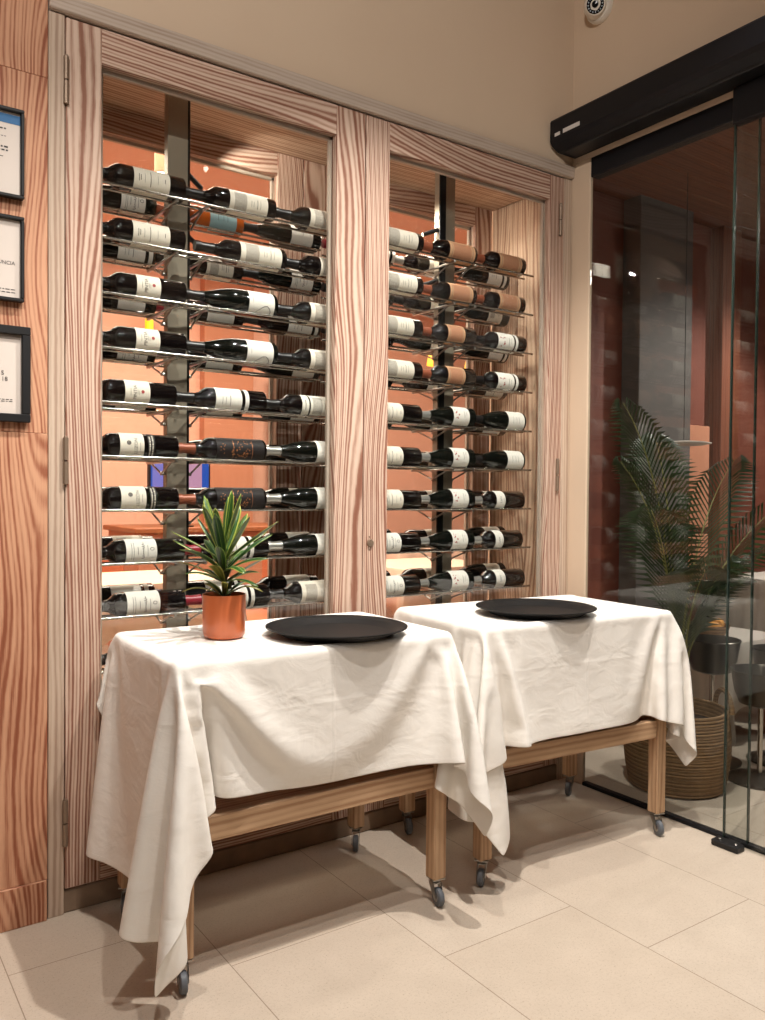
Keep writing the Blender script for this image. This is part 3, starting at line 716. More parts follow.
FRONT['right'] = [
    [(C_, 1.696, 1.868, 1.912, 'chateau', 'foil_black'), (C_, 2.022, 2.149, 2.182, 'kraft', 'foil_copper'), (C_, 2.281, 2.403, 2.445, 'kraft', 'foil_copper')],
    [(C_, 1.698, 1.866, 1.905, 'chateau', 'foil_black'), (C_, 2.025, 2.141, 2.185, 'kraft', 'foil_copper'), (C_, 2.284, 2.395, 2.437, 'kraft', 'foil_copper')],
    [(C_, 1.691, 1.853, 1.902, 'chateau', 'foil_black'), (C_, 2.017, 2.102, 2.171, 'kraft', 'foil_copper'), (C_, 2.260, 2.364, 2.463, 'marked', 'foil_black')],
    [(C_, 1.692, 1.855, 1.904, 'chateau', 'foil_black'), (C_, 2.019, 2.105, 2.174, 'kraft', 'foil_copper'), (C_, 2.262, 2.367, 2.466, 'marked', 'foil_black')],
    [(C_, 1.650, 1.806, 1.858, 'plain', 'foil_black'), (B_, 2.011, 2.127, 2.160, 'redmark', 'foil_silver'), (B_, 2.336, 2.426, 2.463, 'blank', 'foil_black')],
    [(C_, 1.652, 1.808, 1.860, 'plain', 'foil_black'), (B_, 2.018, 2.125, 2.158, 'redmark', 'foil_silver'), (B_, 2.333, 2.423, 2.460, 'blank', 'foil_black')],
    [(C_, 1.653, 1.810, 1.862, 'plain', 'foil_black'), (B_, 2.011, 2.127, 2.160, 'redmark', 'foil_silver'), (C_, 2.254, 2.325, 2.463, 'small', 'foil_silver')],
    [(C_, 1.655, 1.802, 1.850, 'script', 'foil_black'), (B_, 1.998, 2.124, 2.157, 'redmark', 'foil_silver'), (C_, 2.240, 2.317, 2.449, 'small', 'foil_silver')],
    [(C_, 1.656, 1.818, 1.865, 'script', 'foil_black'), (B_, 2.010, 2.131, 2.164, 'redmark', 'foil_silver'), (C_, 2.259, 2.330, 2.469, 'small', 'foil_silver')],
]
def fill_front(bay):
    side = bay+' door'
    for li, row in enumerate(FRONT[bay]):
        prev = 0.60 if bay == 'left' else 1.600
        for k, (shape, la, lb, xb, style, foil) in enumerate(row):
            xb *= 0.99
            if bay == 'left' and k == 2: lb = min(lb, 1.555); xb = min(xb, 1.590)
            if bay == 'right' and k == 0: xb = max(xb, 1.898)
            L = 0.312
            if k > 0:
                L = min(L, xb-prev-0.004)
                if L < 0.262: xb += 0.262-L; L = 0.262
            if k == 0 and bay == 'left': L = 0.312
            if k == 0 and bay == 'right': L = min(0.312, xb-1.594)
            f = L/0.317
            prev = xb
            s0, s1 = max(0.008, (xb-lb)/f), min((xb-la)/f, 0.189 if shape == 'claret' else 0.142)
            if style == 'ornate': s0, s1 = 0.012, 0.189
            gl = 'bottle_green' if shape == 'burgundy' else 'bottle_dark'
            lab = f"wine bottle with {LOOK[style]}, {ORD[li]} shelf front {POS[k]}, {side}"
            tilt = 0.30 if shape == 'burgundy' and style == 'redmark' else [0.0, -0.08, 0.06, 0.1][(li+k) % 4]
            b = bottle(shape, gl, foil, style, xb, YF, zrow(shape, LEV[li]), round(s0, 3), round(s1, 3), -tilt, lab, 'wine bottles in the cabinet')
            b.scale = (f, 1, 1)
fill_front('left'); fill_front('right')
def fill_back(bay):
    r = random.Random(11 if bay == 'left' else 12)
    xs = [0.945, 1.262, 1.578] if bay == 'left' else [1.915, 2.225, 2.535]
    for li in range(9):
        for k, xb in enumerate(xs):
            xb += r.uniform(-0.004, 0.004)
            shape = r.choice((C_, C_, B_)); style = r.choice(('blank', 'chateau', 'plain', 'redmark', 'striped', 'small', 'script')); gl = 'bottle_dark' if shape == C_ else 'bottle_green'
            foil = r.choice(('foil_black', 'foil_black', 'foil_red', 'foil_silver'))
            if bay == 'left' and li == 0 and k == 1: shape, gl, style, foil = C_, 'bottle_amber', 'blue', 'foil_copper'
            s0 = 0.03+r.uniform(0, 0.02); s1 = s0+(0.10 if shape == C_ else 0.085)
            col = 'amber' if gl == 'bottle_amber' else 'dark'
            lab = f"{col} bottle with {LOOK[style]}, {ORD[li]} shelf back {POS[k]}, {bay} door"
            b = bottle(shape, gl, foil, style, xb, YR, zrow(shape, LEV[li]), round(s0, 2), round(s1, 2), r.uniform(-0.5, 0.3), lab, 'wine bottles in the cabinet')
            b.scale = (0.312/0.317, 1, 1)
fill_back('left'); fill_back('right')

# ------------------------------------------------------------------ framed certificates on the cladding
def certificate(x0, x1, z0, z1, fw, label, draw):
    t = thing('framed_certificate', label, 'certificate', ((x0+x1)/2, D-0.006, z0), 0, 'certificates on the cladding'); y = D-0.006
    m = MB()
    for a, b in (((x0, z0), (x1, z0+fw)), ((x0, z1-fw), (x1, z1)), ((x0, z0+fw), (x0+fw, z1-fw)), ((x1-fw, z0+fw), (x1, z1-fw))):
        m.box((a[0], y-0.020, a[1]), (b[0], y+0.001, b[1]), None, 0.002)
    m.build('frame', 'black', t)
    m = MB(); m.box((x0+fw*0.6, y-0.006, z0+fw*0.6), (x1-fw*0.6, y-0.003, z1-fw*0.6), bev=0, mi=0); yy = y-0.0066
    def rect(a, b, c, d, mi): m.add([(a, yy, c), (b, yy, c), (b, yy, d), (a, yy, d)], [[0, 1, 2, 3]], None, mi, False)
    def txt(s, size, x, z, mi=1):
        v, f = text_polys(s, size); m.add([(x+p, yy-0.0002, z+q) for p, q in v], f, None, mi, False)
    draw(rect, txt); m.build('certificate_sheet', ['paper', 'ink', 'blue_print', 'mat_grey'], t)
def small_print(rect, rows, xr, rnd):
    for z, w, h in rows:
        x = xr
        while x > xr-w:
            c = rnd.uniform(0.004, 0.011); rect(x-c, x, z-h/2, z+h/2, 1); x -= c+0.003
def c1(rect, txt):
    r = random.Random(1); rect(0.165, 0.469, 2.182, 2.206, 2)
    small_print(rect, [(2.166, 0.2, 0.0040), (2.146, 0.2, 0.0018)], 0.432, r); small_print(rect, [(2.118, 0.2, 0.0045), (2.109, 0.2, 0.0040)], 0.437, r); small_print(rect, [(2.092, 0.2, 0.0018)], 0.425, r)
certificate(0.16, 0.476, 1.984, 2.221, 0.009, 'framed certificate with a blue band, topmost on the rust timber wall', c1)
def c2(rect, txt):
    r = random.Random(2); txt('ÚNCIA', 0.0136, 0.4335, 1.811); small_print(rect, [(1.741, 0.035, 0.0022), (1.733, 0.04, 0.0022)], 0.455, r)
certificate(0.16, 0.476, 1.709, 1.936, 0.009, 'thin black framed certificate in the middle of three on timber', c2)
def c3(rect, txt):
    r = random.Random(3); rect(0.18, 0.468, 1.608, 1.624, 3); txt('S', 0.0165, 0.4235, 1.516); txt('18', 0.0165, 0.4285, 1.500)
    small_print(rect, [(1.446, 0.2, 0.0020), (1.441, 0.2, 0.0018)], 0.448, r)
certificate(0.15, 0.492, 1.386, 1.643, 0.022, 'certificate in a broad black frame, lowest of three on timber', c3)
# ------------------------------------------------------------------ service trolleys
TW, TH, ZT = 0.815, 0.485, 0.790
def trolley(cx, cy, rot, label):
    t = thing('service_trolley', label, 'trolley', (cx, cy, 0), rot, 'wooden service trolleys on castors')
    def B(nm, mb, mat, par=t): return mb.build(nm, mat, par, world=False)
    a, b = TW/2, TH/2
    m = MB(); m.box((-a, -b, ZT-0.022), (a, b, ZT), 0, 0.003); B('tabletop', m, 'table_wood')
    for y in (-b+0.006, b-0.026):
        m = MB(); m.box((-a+0.045, y, 0.69), (a-0.045, y+0.02, ZT-0.0225), 0); B('apron', m, 'table_wood')
        m = MB(); m.box((-a+0.045, y-0.002, 0.350), (a-0.045, y+0.022, 0.412), 0); B('shelf_rail', m, 'table_wood')
    for x in (-a+0.006, a-0.026):
        m = MB(); m.box((x, -b+0.045, 0.69), (x+0.02, b-0.045, ZT-0.0225), 1); B('apron', m, 'table_wood')
        m = MB(); m.box((x, -b+0.045, 0.350), (x+0.02, b-0.045, 0.412), 1); B('shelf_rail', m, 'table_wood')
    m = MB(); m.box((-a+0.027, -b+0.029, 0.372), (a-0.027, b-0.029, 0.388), 0, 0.001); B('lower_shelf', m, 'table_wood')
    for sx in (-1, 1):
        for sy in (-1, 1):
            x, y = sx*(a-0.022), sy*(b-0.022)
            m = MB(); m.box((x-0.022, y-0.022, 0.078), (x+0.022, y+0.022, ZT-0.0225), 2, 0.003); B('leg', m, 'table_wood')
            ang = RND.uniform(-0.55, 0.55) - 2.15; R_ = Matrix.Translation((x, y, 0)) @ Matrix.Rotation(ang, 4, 'Z')
            m = MB(); m.box((-0.021, -0.021, 0.0755), (0.021, 0.021, 0.0785), bev=0); m.lathe([(0.012, 0.0755), (0.014, 0.068), (0.010, 0.062), (0, 0.062)], 14)
            for s in (-1, 1): m.prism([(-0.020, 0.064), (0.010, 0.066), (0.020, 0.040), (0.026, 0.028), (0.018, 0.019), (0.006, 0.030)], 1, s*0.0125-0.001, s*0.0125+0.001)
            m.box((-0.018, -0.0125, 0.061), (0.010, 0.0125, 0.064), bev=0)
            m.v = [tuple(R_ @ Vector(v)) for v in m.v]
            c = B('castor', m, 'steel')
            W = R_ @ Matrix.Translation((0.017, 0, 0.0265)) @ Matrix.Rotation(PI/2, 4, 'X')
            m = MB(); m.lathe([(0.012, -0.0095), (0.022, -0.0095), (0.0265, -0.006), (0.0265, 0.006), (0.022, 0.0095), (0.012, 0.0095)], 28, mat=W)
            m.build('wheel', 'rubber', c, world=False)
            m = MB(); m.lathe([(0, -0.0100), (0.011, -0.0100), (0.0125, -0.0085), (0.0125, 0.0085), (0.011, 0.0100), (0, 0.0100)], 20, mat=W); m.build('wheel_hub', 'steel', c, world=False)
    return t
TA = (1.122, 2.100, -0.015); TB = (2.104, 2.080, -0.081)
trolley(*TA, 'wooden trolley under white cloth, in front of the left cabinet door')
trolley(*TB, 'wooden trolley under white cloth, beside the glass wall')
OFF_A = (.63, .44, .378, .14)
STIFF, TILT_A, TILT_B = 1.2, ((0, 0.3, -0.2), (75, 0, 0)), ((0, 0.3, -0.4), (75, 0, 0))
def sim_cloth(name, W, H, zt, offs, mat, spacing=0.02, frames=70, seed=1, colliders=(), stiff=15, tilt=((0, 0, 0),)):
    """Table W x H centred at the origin (local), cloth overhang offs=(left,right,front,back); returns an object."""
    L_, R_, F_, B_ = offs
    x0, x1, y0, y1 = -W/2-L_, W/2+R_, -H/2-F_, H/2+B_
    nx, ny = int((x1-x0)/spacing), int((y1-y0)/spacing)
    rnd = random.Random(seed)
    vs = []; fs = []
    for j in range(ny+1):
        for i in range(nx+1):
            x = x0+(x1-x0)*i/nx; y = y0+(y1-y0)*j/ny
            z = zt+0.006+0.0008*math.sin(x*23+seed)*math.sin(y*17)
            vs.append((x, y, z))
    for j in range(ny):
        for i in range(nx):
            a = j*(nx+1)+i; fs.append((a, a+1, a+nx+2, a+nx+1))
    me = bpy.data.meshes.new(name); me.from_pydata(vs, [], fs)
    ul = me.uv_layers.new(name='UVMap')
    for lp in me.loops:
        x, y = vs[lp.vertex_index][:2]; ul.data[lp.index].uv = (min(x-x0, x1-x, y-y0, y1-y), 0.5)
    o = bpy.data.objects.new(name, me); bpy.context.scene.collection.objects.link(o)
    vg = o.vertex_groups.new(name='pin')
    vg.add([i for i, v in enumerate(vs) if abs(v[0]) <= W/2-0.004 and abs(v[1]) <= H/2-0.004], 1.0, 'REPLACE')
    cm = o.modifiers.new('cloth', 'CLOTH'); st = cm.settings
    st.vertex_group_mass = 'pin'; st.quality = 7; st.mass = 0.25; st.air_damping = 1.0
    st.tension_stiffness = st.compression_stiffness = 30; st.shear_stiffness = 12; st.bending_stiffness = stiff
    st.tension_damping = st.compression_damping = 8; st.bending_damping = 0.5
    cs = cm.collision_settings; cs.use_collision = True; cs.distance_min = 0.006; cs.collision_quality = 3
    cs.use_self_collision = True; cs.self_distance_min = 0.006; cs.self_friction = 5
    cm.point_cache.frame_start = 1; cm.point_cache.frame_end = frames
    sc = bpy.context.scene
    cols = []
    for (a, b, mv) in colliders:
        bm = bmesh.new(); bmesh.ops.create_cube(bm, size=1)
        for v in bm.verts:
            v.co = Vector([(a[k]+b[k])/2+(b[k]-a[k])*v.co[k] for k in range(3)])
        m2 = bpy.data.meshes.new('col'); bm.to_mesh(m2); bm.free()
        c = bpy.data.objects.new('col', m2); sc.collection.objects.link(c)
        md = c.modifiers.new('collision', 'COLLISION'); c.collision.thickness_outer = 0.006; c.collision.cloth_friction = 20
        if mv:
            c.location = mv; c.keyframe_insert('location', frame=1); c.keyframe_insert('location', frame=22)
            c.location = (0, 0, 0); c.keyframe_insert('location', frame=62)
        cols.append(c)
    for f in range(1, frames+1):
        g = [q for q in tilt if f >= q[0]][-1]
        sc.gravity = (g[1]*9.81, g[2]*9.81, -9.81)
        sc.frame_set(f)
    sc.gravity = (0, 0, -9.81)
    dg = bpy.context.evaluated_depsgraph_get(); ev = o.evaluated_get(dg)
    co = np.empty(len(vs)*3); ev.data.vertices.foreach_get('co', co)
    o.modifiers.remove(cm); o.vertex_groups.clear()
    me.vertices.foreach_set('co', co); me.update()
    for c in cols:
        m2 = c.data; bpy.data.objects.remove(c); bpy.data.meshes.remove(m2)
    sc.frame_set(1)
    me.materials.append(mat)
    for p in me.polygons: p.use_smooth = True
    md = o.modifiers.new('thickness', 'SOLIDIFY'); md.thickness = 0.0012; md.offset = 0
    md = o.modifiers.new('smooth', 'SUBSURF'); md.levels = 1; md.render_levels = 1
    return o

def cloths():
    for (cx, cy, rot), offs, seed, gx, gp, tilt, label in ((TA, OFF_A, 1, 1, 0.075, TILT_A, 'long white tablecloth hanging from the left trolley under plant and tray'), (TB, (.57, .43, .385, .2), 2, -1, 0.14, TILT_B, 'white tablecloth over the right trolley with only a tray on it')):
        W, H = TW, TH
        cols = [((-W/2, -H/2, ZT-.03), (W/2, H/2, ZT), None), ((-1.3, H/2+.045, 0), (1.3, H/2+.145, .76), (0, .35, 0)),
                ((gx*(W/2+gp)-.04, -1, 0), (gx*(W/2+gp)+.04, H/2+.04, .76), (gx*.6, 0, 0))]
        if gx < 0: cols.append(((W/2+.085, -1, 0), (W/2+.165, H/2+.04, .76), (.6, 0, 0)))
        for sx in (-1, 1):
            for sy in (-1, 1):
                cols.append(((sx*(W/2-.022)-.022, sy*(H/2-.022)-.022, .05), (sx*(W/2-.022)+.022, sy*(H/2-.022)+.022, ZT-.02), None))
        cols.append(((-W/2, -H/2, .33), (W/2, H/2, .41), None)); cols.append(((-2, -2, -.1), (2, 2, 0), None))
        o = sim_cloth('tablecloth', W, H, ZT, offs, M['cloth'], seed=seed, colliders=cols, stiff=STIFF, frames=110, tilt=tilt)
        o.location = (cx, cy, 0); o.rotation_euler = (0, 0, rot)
        tag(o, label, 'tablecloth', 'white tablecloths on the trolleys')
cloths()

# ------------------------------------------------------------------ trays
def tray(cx, cy, label):
    t = thing('serving_tray', label, 'tray', (cx, cy, ZT+0.0085), 0, 'round black serving trays')
    m = MB(); m.lathe([(0, 0.0015), (0.150, 0.0), (0.158, 0.002), (0.176, 0.013), (0.198, 0.021), (0.203, 0.0225), (0.2035, 0.025), (0.199, 0.0265), (0.176, 0.0175), (0.160, 0.0075), (0.152, 0.0055), (0, 0.0065)], 72)
    m.build('tray_body', 'tray', t, world=False)
tray(1.238, 2.005, 'round black serving tray lying beside the potted plant')
tray(2.03, 2.000, 'round black serving tray alone on the right trolley')

# ------------------------------------------------------------------ potted plant
def strap_leaf(m, base, az, elev, length, width, droop, mi, twist=0.0):
    n = 9; p = Vector(base); d = Vector((math.cos(az)*math.cos(elev), math.sin(az)*math.cos(elev), math.sin(elev)))
    side = Vector((-math.sin(az), math.cos(az), 0)); vs, fs, us = [], [], []
    for i in range(n+1):
        s = i/n; w = width*0.5*(0.35+2.6*s*(1-s)**0.75)*(1 if s < 0.98 else 0.15) if i < n else 0.0006
        nrm = d.cross(side).normalized(); sd = (side*math.cos(twist)+nrm*math.sin(twist)).normalized(); up = sd.cross(d).normalized()
        vs += [p+sd*w+up*w*0.28, p, p-sd*w+up*w*0.28]
        p = p+d*(length/n); d = (d+Vector((0, 0, -droop/n*(0.4+1.3*s)))).normalized()
    for i in range(n):
        for k in range(2):
            a = i*3+k; fs.append([a, a+1, a+4, a+3]); us.append([(i/n, k/2), (i/n, (k+1)/2), ((i+1)/n, (k+1)/2), ((i+1)/n, k/2)])
    m.add(vs, fs, us, mi)
def plant():
    cx, cy, z0 = 0.945, 2.128, ZT+0.0085
    t = thing('potted_plant', 'striped leaf plant in a glossy terracotta pot on the left trolley', 'plant', (cx, cy, z0))
    m = MB(); m.lathe([(0, 0), (0.046, 0.0), (0.053, 0.003), (0.057, 0.010), (0.0585, 0.02), (0.0600, 0.118), (0.0592, 0.121), (0.0565, 0.120), (0.0555, 0.100), (0, 0.100)], 48); m.build('pot', 'pot', t, world=False)
    m = MB(); m.lathe([(0.0553, 0.104), (0.035, 0.108), (0.018, 0.106), (0, 0.109)], 24); m.build('soil', 'soil', t, world=False)
    r = random.Random(5)
    m = MB(); m.tube([(0, 0, 0.10), (0.003, 0.002, 0.17), (0.001, 0.0, 0.24), (0, 0, 0.275)], [0.007, 0.006, 0.005, 0.003], 8); m.tube([(0.02, 0.01, 0.1), (0.028, 0.012, 0.16)], 0.003, 6); m.build('stem', 'leaf_stem', t, world=False)
    spec = []
    for k in range(7): spec.append((0.235+0.005*k, 2*PI*k/7+0.3, 1.12+0.07*(k % 3), 0.120+0.012*(k % 3), 0.030, 0.25, 0))
    for k in range(9): spec.append((0.215, 2*PI*k/9+0.05, 0.78+0.12*(k % 2), 0.150+0.012*(k % 3), 0.031, 0.45, 0 if k % 3 else 1))
    for k in range(9): spec.append((0.185, 2*PI*k/9+0.5, 0.50+0.12*(k % 3), 0.140, 0.032, 0.7, 1 if k % 3 else 0))
    for k in range(8): spec.append((0.155, 2*PI*k/8+0.2, 0.42+0.14*(k % 2), 0.115, 0.031, 0.85, 2 if k % 2 else 1))
    for k in range(7): spec.append((0.115, 2*PI*k/7+0.9, 0.72, 0.095+0.008*(k % 3), 0.026, 1.3, 2 if k % 3 else 1))
    for k, (z, az, el, L, w, dr, mi) in enumerate(spec):
        m = MB(); strap_leaf(m, (0.003*math.cos(az), 0.003*math.sin(az), z), az+r.uniform(-0.2, 0.2), el+r.uniform(-0.2, 0.2), L*r.uniform(0.95, 1.28), w*r.uniform(0.62, 0.82), dr*r.uniform(0.5, 1.5), 0, r.uniform(-0.4, 0.4))
        o = m.build('leaf', ['leaf', 'leaf_dark', 'leaf_old'][mi], t, world=False)
        so = o.modifiers.new('thickness', 'SOLIDIFY'); so.thickness = 0.0007
plant()

# ------------------------------------------------------------------ beyond the glass wall
def palm():
    cx, cy = 2.965, 2.10
    t = thing('seagrass_basket', 'round woven basket holding a palm behind the glass', 'basket', (cx, cy, 0))
    m = MB(); prof = [(0, 0.004), (0.17, 0.0), (0.185, 0.006)]
    for k in range(27):
        z = 0.008+k*0.0118; R = 0.187+0.022*math.sin(PI*min(1, z/0.36)); prof += [(R, z), (R+0.0045, z+0.004), (R+0.0035, z+0.009)]
    prof += [(prof[-1][0]-0.002, 0.328), (prof[-1][0]-0.014, 0.326), (0.18, 0.26), (0, 0.26)]
    m.lathe(prof, 48); m.build('woven_wall', 'basket', t, world=False)
    for s, a in ((1, 0.0), (-1, 0.0)):
        a = -0.55 if s > 0 else PI-0.55; c = Vector((0.198*math.cos(a), 0.198*math.sin(a), 0.31)); d = Vector((-math.sin(a), math.cos(a), 0))
        m = MB(); m.tube([c+d*(0.075*math.cos(q))+Vector((0, 0, 0.085*math.sin(q))) for q in [PI*k/12 for k in range(13)]], 0.011, 8); m.build('handle', 'basket', t, world=False)
    m = MB(); m.lathe([(0.178, 0.262), (0.1, 0.272), (0, 0.268)], 24); m.build('soil', 'soil', t, world=False)
    p = thing('potted_palm', 'tall feathery palm growing from the woven basket', 'palm', (cx, cy, 0.264))
    r = random.Random(9)
    fronds = [(-0.30, 0.05, 1.36), (-0.24, 0.12, 1.12), (-0.33, -0.12, 0.92), (0.10, 0.20, 1.25), (0.42, 0.02, 1.15), (0.50, -0.22, 1.00), (0.30, -0.34, 0.80), (0.05, -0.25, 0.62), (0.28, -0.05, 0.70), (-0.18, -0.22, 0.68)]
    for (dx, dy, h) in fronds:
        n = 12; pts = []
        for i in range(n+1):
            s = i/n; b = s**2.0
            pts.append(Vector((dx*b+0.02*math.cos(dx*9), dy*b+0.02*math.sin(dx*9), h*(s*1.18-0.22*s**3))))
        m = MB(); m.tube(pts, [0.006*(1-0.75*i/n) for i in range(n+1)], 6, mi=1)
        for i in range(5*4, n*4):
            s = i/(n*4); q = s*n; j = int(q); pt = pts[j].lerp(pts[min(j+1, n)], q-j); d = (pts[min(j+1, n)]-pts[j]).normalized() if j < n else d
            sd = d.cross(Vector((0, 0, 1)));  sd = sd.normalized() if sd.length > 0.01 else Vector((1, 0, 0))
            L = 0.24*math.sin(PI*min(1, 0.18+0.80*(s-0.40)/0.60))+0.03
            for k in (-1, 1):
                v = (sd*k*0.75+d*0.75+Vector((0, 0, 0.10))).normalized(); e = pt+v*L; md = pt+v*(L*0.55)+Vector((0, 0, 0.012)); e = e-Vector((0, 0, 0.25*L)); w = d*0.0075
                m.add([pt-w*0.4, pt+w*0.4, md+w, md-w, e], [[0, 1, 2, 3], [3, 2, 4]], [[(0, 0.2), (0, 0.8), (0.5, 0.8), (0.5, 0.2)], [(0.5, 0.2), (0.5, 0.8), (1, 0.5)]], 0)
        m.build('frond', ['palm', 'palm_stem'], p, world=False)
palm()
def wine_bucket(x, y, zt, label):
    t = thing('wine_bucket', label, 'wine bucket', (x, y, 0), 0, 'metal wine buckets on stands behind the glass')
    m = MB(); m.lathe([(0, zt-0.15), (0.06, zt-0.15), (0.085, zt-0.14), (0.105, zt-0.09), (0.118, zt-0.01), (0.124, zt), (0.120, zt+0.003), (0.113, zt-0.008), (0.100, zt-0.085), (0, zt-0.12)], 36); m.build('bowl', 'steel_dark', t, world=False)
    m = MB(); m.tube([(0, 0, 0.03), (0, 0, zt-0.15)], 0.011, 10); m.build('stand_pole', 'chrome', t, world=False)
    m = MB(); m.lathe([(0, 0), (0.13, 0.0), (0.132, 0.008), (0.05, 0.026), (0.012, 0.034), (0, 0.034)], 28); m.build('stand_foot', 'steel_dark', t, world=False)
M['steel_dark'] = plain('smoked_steel', (70, 66, 60), 0.3, 0.9, vary=0.1)
wine_bucket(3.36, 2.20, 0.555, 'dark steel wine bucket nearest the palm basket behind glass')
wine_bucket(3.30, 1.93, 0.470, 'lower steel wine bucket before the white linen behind glass')
wine_bucket(3.62, 2.03, 0.510, 'steel wine bucket furthest right behind the glass')
def linen_table(x0, x1, y0, y1, h, drop, mat, label, nm='dining_table', legs=True, group='linen covered dining tables'):
    cx, cy = (x0+x1)/2, (y0+y1)/2
    t = thing(nm, label, 'table', (cx, cy, 0), 0, group); a, b = (x1-x0)/2, (y1-y0)/2
    m = MB(); m.box((-a, -b, h-0.03), (a, b, h), bev=0.003); m.build('tabletop', 'chair_wood', t, world=False)
    for sx in (-1, 1):
        for sy in (-1, 1):
            m = MB(); m.box((sx*(a-0.05)-0.025, sy*(b-0.05)-0.025, 0), (sx*(a-0.05)+0.025, sy*(b-0.05)+0.025, h-0.03), 2, 0.003); m.build('leg', 'chair_wood', t, world=False)
    c = MB(); N = 120; ring0, ring1, ring2 = [], [], []
    for k in range(N):
        u = 4*k/N; s = int(u); f = u-s
        P = [(-a, -b), (a, -b), (a, b), (-a, b)]; p, q = P[s], P[(s+1) % 4]; x, y = p[0]+(q[0]-p[0])*f, p[1]+(q[1]-p[1])*f
        cor = min(f, 1-f); o = 0.012+0.012*math.sin(k*0.9)+0.07*max(0, 1-cor*6); n = Vector((x/a, y/b, 0)); n = Vector((n.x if abs(n.x) > 0.99 else 0.3*n.x, n.y if abs(n.y) > 0.99 else 0.3*n.y, 0)).normalized()
        dz = drop*(1+0.55*max(0, 1-cor*4))
        ring0.append((x+n.x*0.004, y+n.y*0.004, h+0.004)); ring1.append((x+n.x*0.010, y+n.y*0.010, h-0.012)); ring2.append((x+n.x*o, y+n.y*o, max(0.02, h-dz)))
    vs = [(0, 0, h+0.005)]+ring0+ring1+ring2; fs = []
    for k in range(N):
        k2 = (k+1) % N; fs += [[0, 1+k, 1+k2], [1+k, 1+N+k, 1+N+k2, 1+k2], [1+N+k, 1+2*N+k, 1+2*N+k2, 1+N+k2]]
    c.add(vs, fs)
    o = c.build('dining_cloth', mat, None, world=False); o.location = (cx, cy, 0.0015)
    o.modifiers.new('thickness', 'SOLIDIFY').thickness = 0.0012
    return t, o
def dining_chair(x, y, rot, mat, label, group):
    t = thing('dining_chair', label, 'chair', (x, y, 0), rot, group)
    m = MB(); m.box((-0.22, -0.22, 0.42), (0.22, 0.22, 0.48), bev=0.015); m.build('seat', mat, t, world=False)
    m = MB(); m.box((-0.22, 0.19, 0.52), (0.22, 0.235, 0.92), bev=0.012); m.build('backrest', mat, t, world=False)
    for sx in (-1, 1):
        m = MB(); m.tube([(sx*0.19, -0.19, 0), (sx*0.19, -0.18, 0.42)], [0.015, 0.02], 8); m.build('leg', 'chair_wood', t, world=False)
        m = MB(); m.tube([(sx*0.19, 0.25, 0), (sx*0.19, 0.205, 0.42), (sx*0.19, 0.212, 0.70)], [0.015, 0.02, 0.014], 8); m.build('leg', 'chair_wood', t, world=False)
    return t
t_, c_ = linen_table(3.50, 4.05, 2.24, 2.62, 0.50, 0.30, 'linen', 'low table under white linen behind the wine buckets'); tag(c_, 'white linen cloth on the low table beyond the glass', 'tablecloth', 'dining cloths')
t_, c_ = linen_table(4.24, 4.95, 2.42, 2.74, 0.75, 0.30, 'linen', 'table under bright linen at the right edge beyond glass'); tag(c_, 'bright white linen at the right edge beyond the glass', 'tablecloth', 'dining cloths')
def bread():
    t = thing('bread_basket', 'basket of golden baked bread on the low white table', 'bread basket', (3.72, 2.46, 0.5065))
    m = MB(); m.lathe([(0, 0), (0.075, 0), (0.095, 0.03), (0.105, 0.052), (0.100, 0.053), (0.088, 0.03), (0.07, 0.008), (0, 0.008)], 28); m.build('bowl', 'basket', t, world=False)
    r = random.Random(4)
    for k in range(6):
        a = k*1.05; m = MB(); m.lathe([(0, -0.045), (0.018, -0.038), (0.027, -0.015), (0.028, 0.01), (0.020, 0.036), (0, 0.045)], 12)
        o = m.build('bread_roll', 'croissant', None, world=False); o.location = (3.72+0.048*math.cos(a), 2.46+0.048*math.sin(a), 0.5065+0.045+0.012*(k % 2)); o.rotation_euler = (PI/2, 0, a)
        tag(o, 'golden bread roll in the basket on the low table', 'bread roll', 'bread rolls in the basket')
bread()
def disc_lamp():
    t = thing('disc_pendant_lamp', 'flat pale disc pendant lamp hanging beyond the glass wall', 'pendant lamp', (3.55, 2.5, 1.46))
    m = MB(); m.lathe([(0, -0.006), (0.10, -0.004), (0.130, 0.002), (0.130, 0.006), (0.09, 0.012), (0.02, 0.018), (0, 0.018)], 36); m.build('shade', 'linen', t, world=False)
    m = MB(); m.tube([(0, 0, 0.016), (0, 0, 1.335)], 0.002, 6); m.build('cord', 'black', t, world=False)
disc_lamp()
def ceiling_light(x, y, z, label, r=0.04):
    t = thing('ceiling_spotlight', label, 'spotlight', (x, y, z), 0, 'small ceiling spotlights')
    m = MB(); m.lathe([(0, 0), (r, 0), (r*1.1, -0.004), (r*1.05, -0.010), (r*0.75, -0.010), (r*0.7, -0.004)], 20); m.build('trim_ring', 'steel', t, world=False)
    m = MB(); m.lathe([(r*0.7, -0.006), (r*0.3, -0.009), (0, -0.010)], 20); m.build('bulb', 'lamp_white', t, world=False)
ceiling_light(1.36, 4.25, 3.05, 'round spotlight set in the orange ceiling, seen at upper left')
ceiling_light(3.3, 5.2, 3.05, 'round spotlight set in the orange ceiling, behind right door')
for k, (x, y) in enumerate(((4.55, 2.62), (5.6, 2.5), (5.5, 1.6))):
    ceiling_light(x, y, 2.80, ('small spotlight in the dark timber ceiling, nearest the post', 'small spotlight in the dark timber ceiling, furthest from the glass', 'small spotlight in the timber ceiling above the linen table')[k], 0.03)
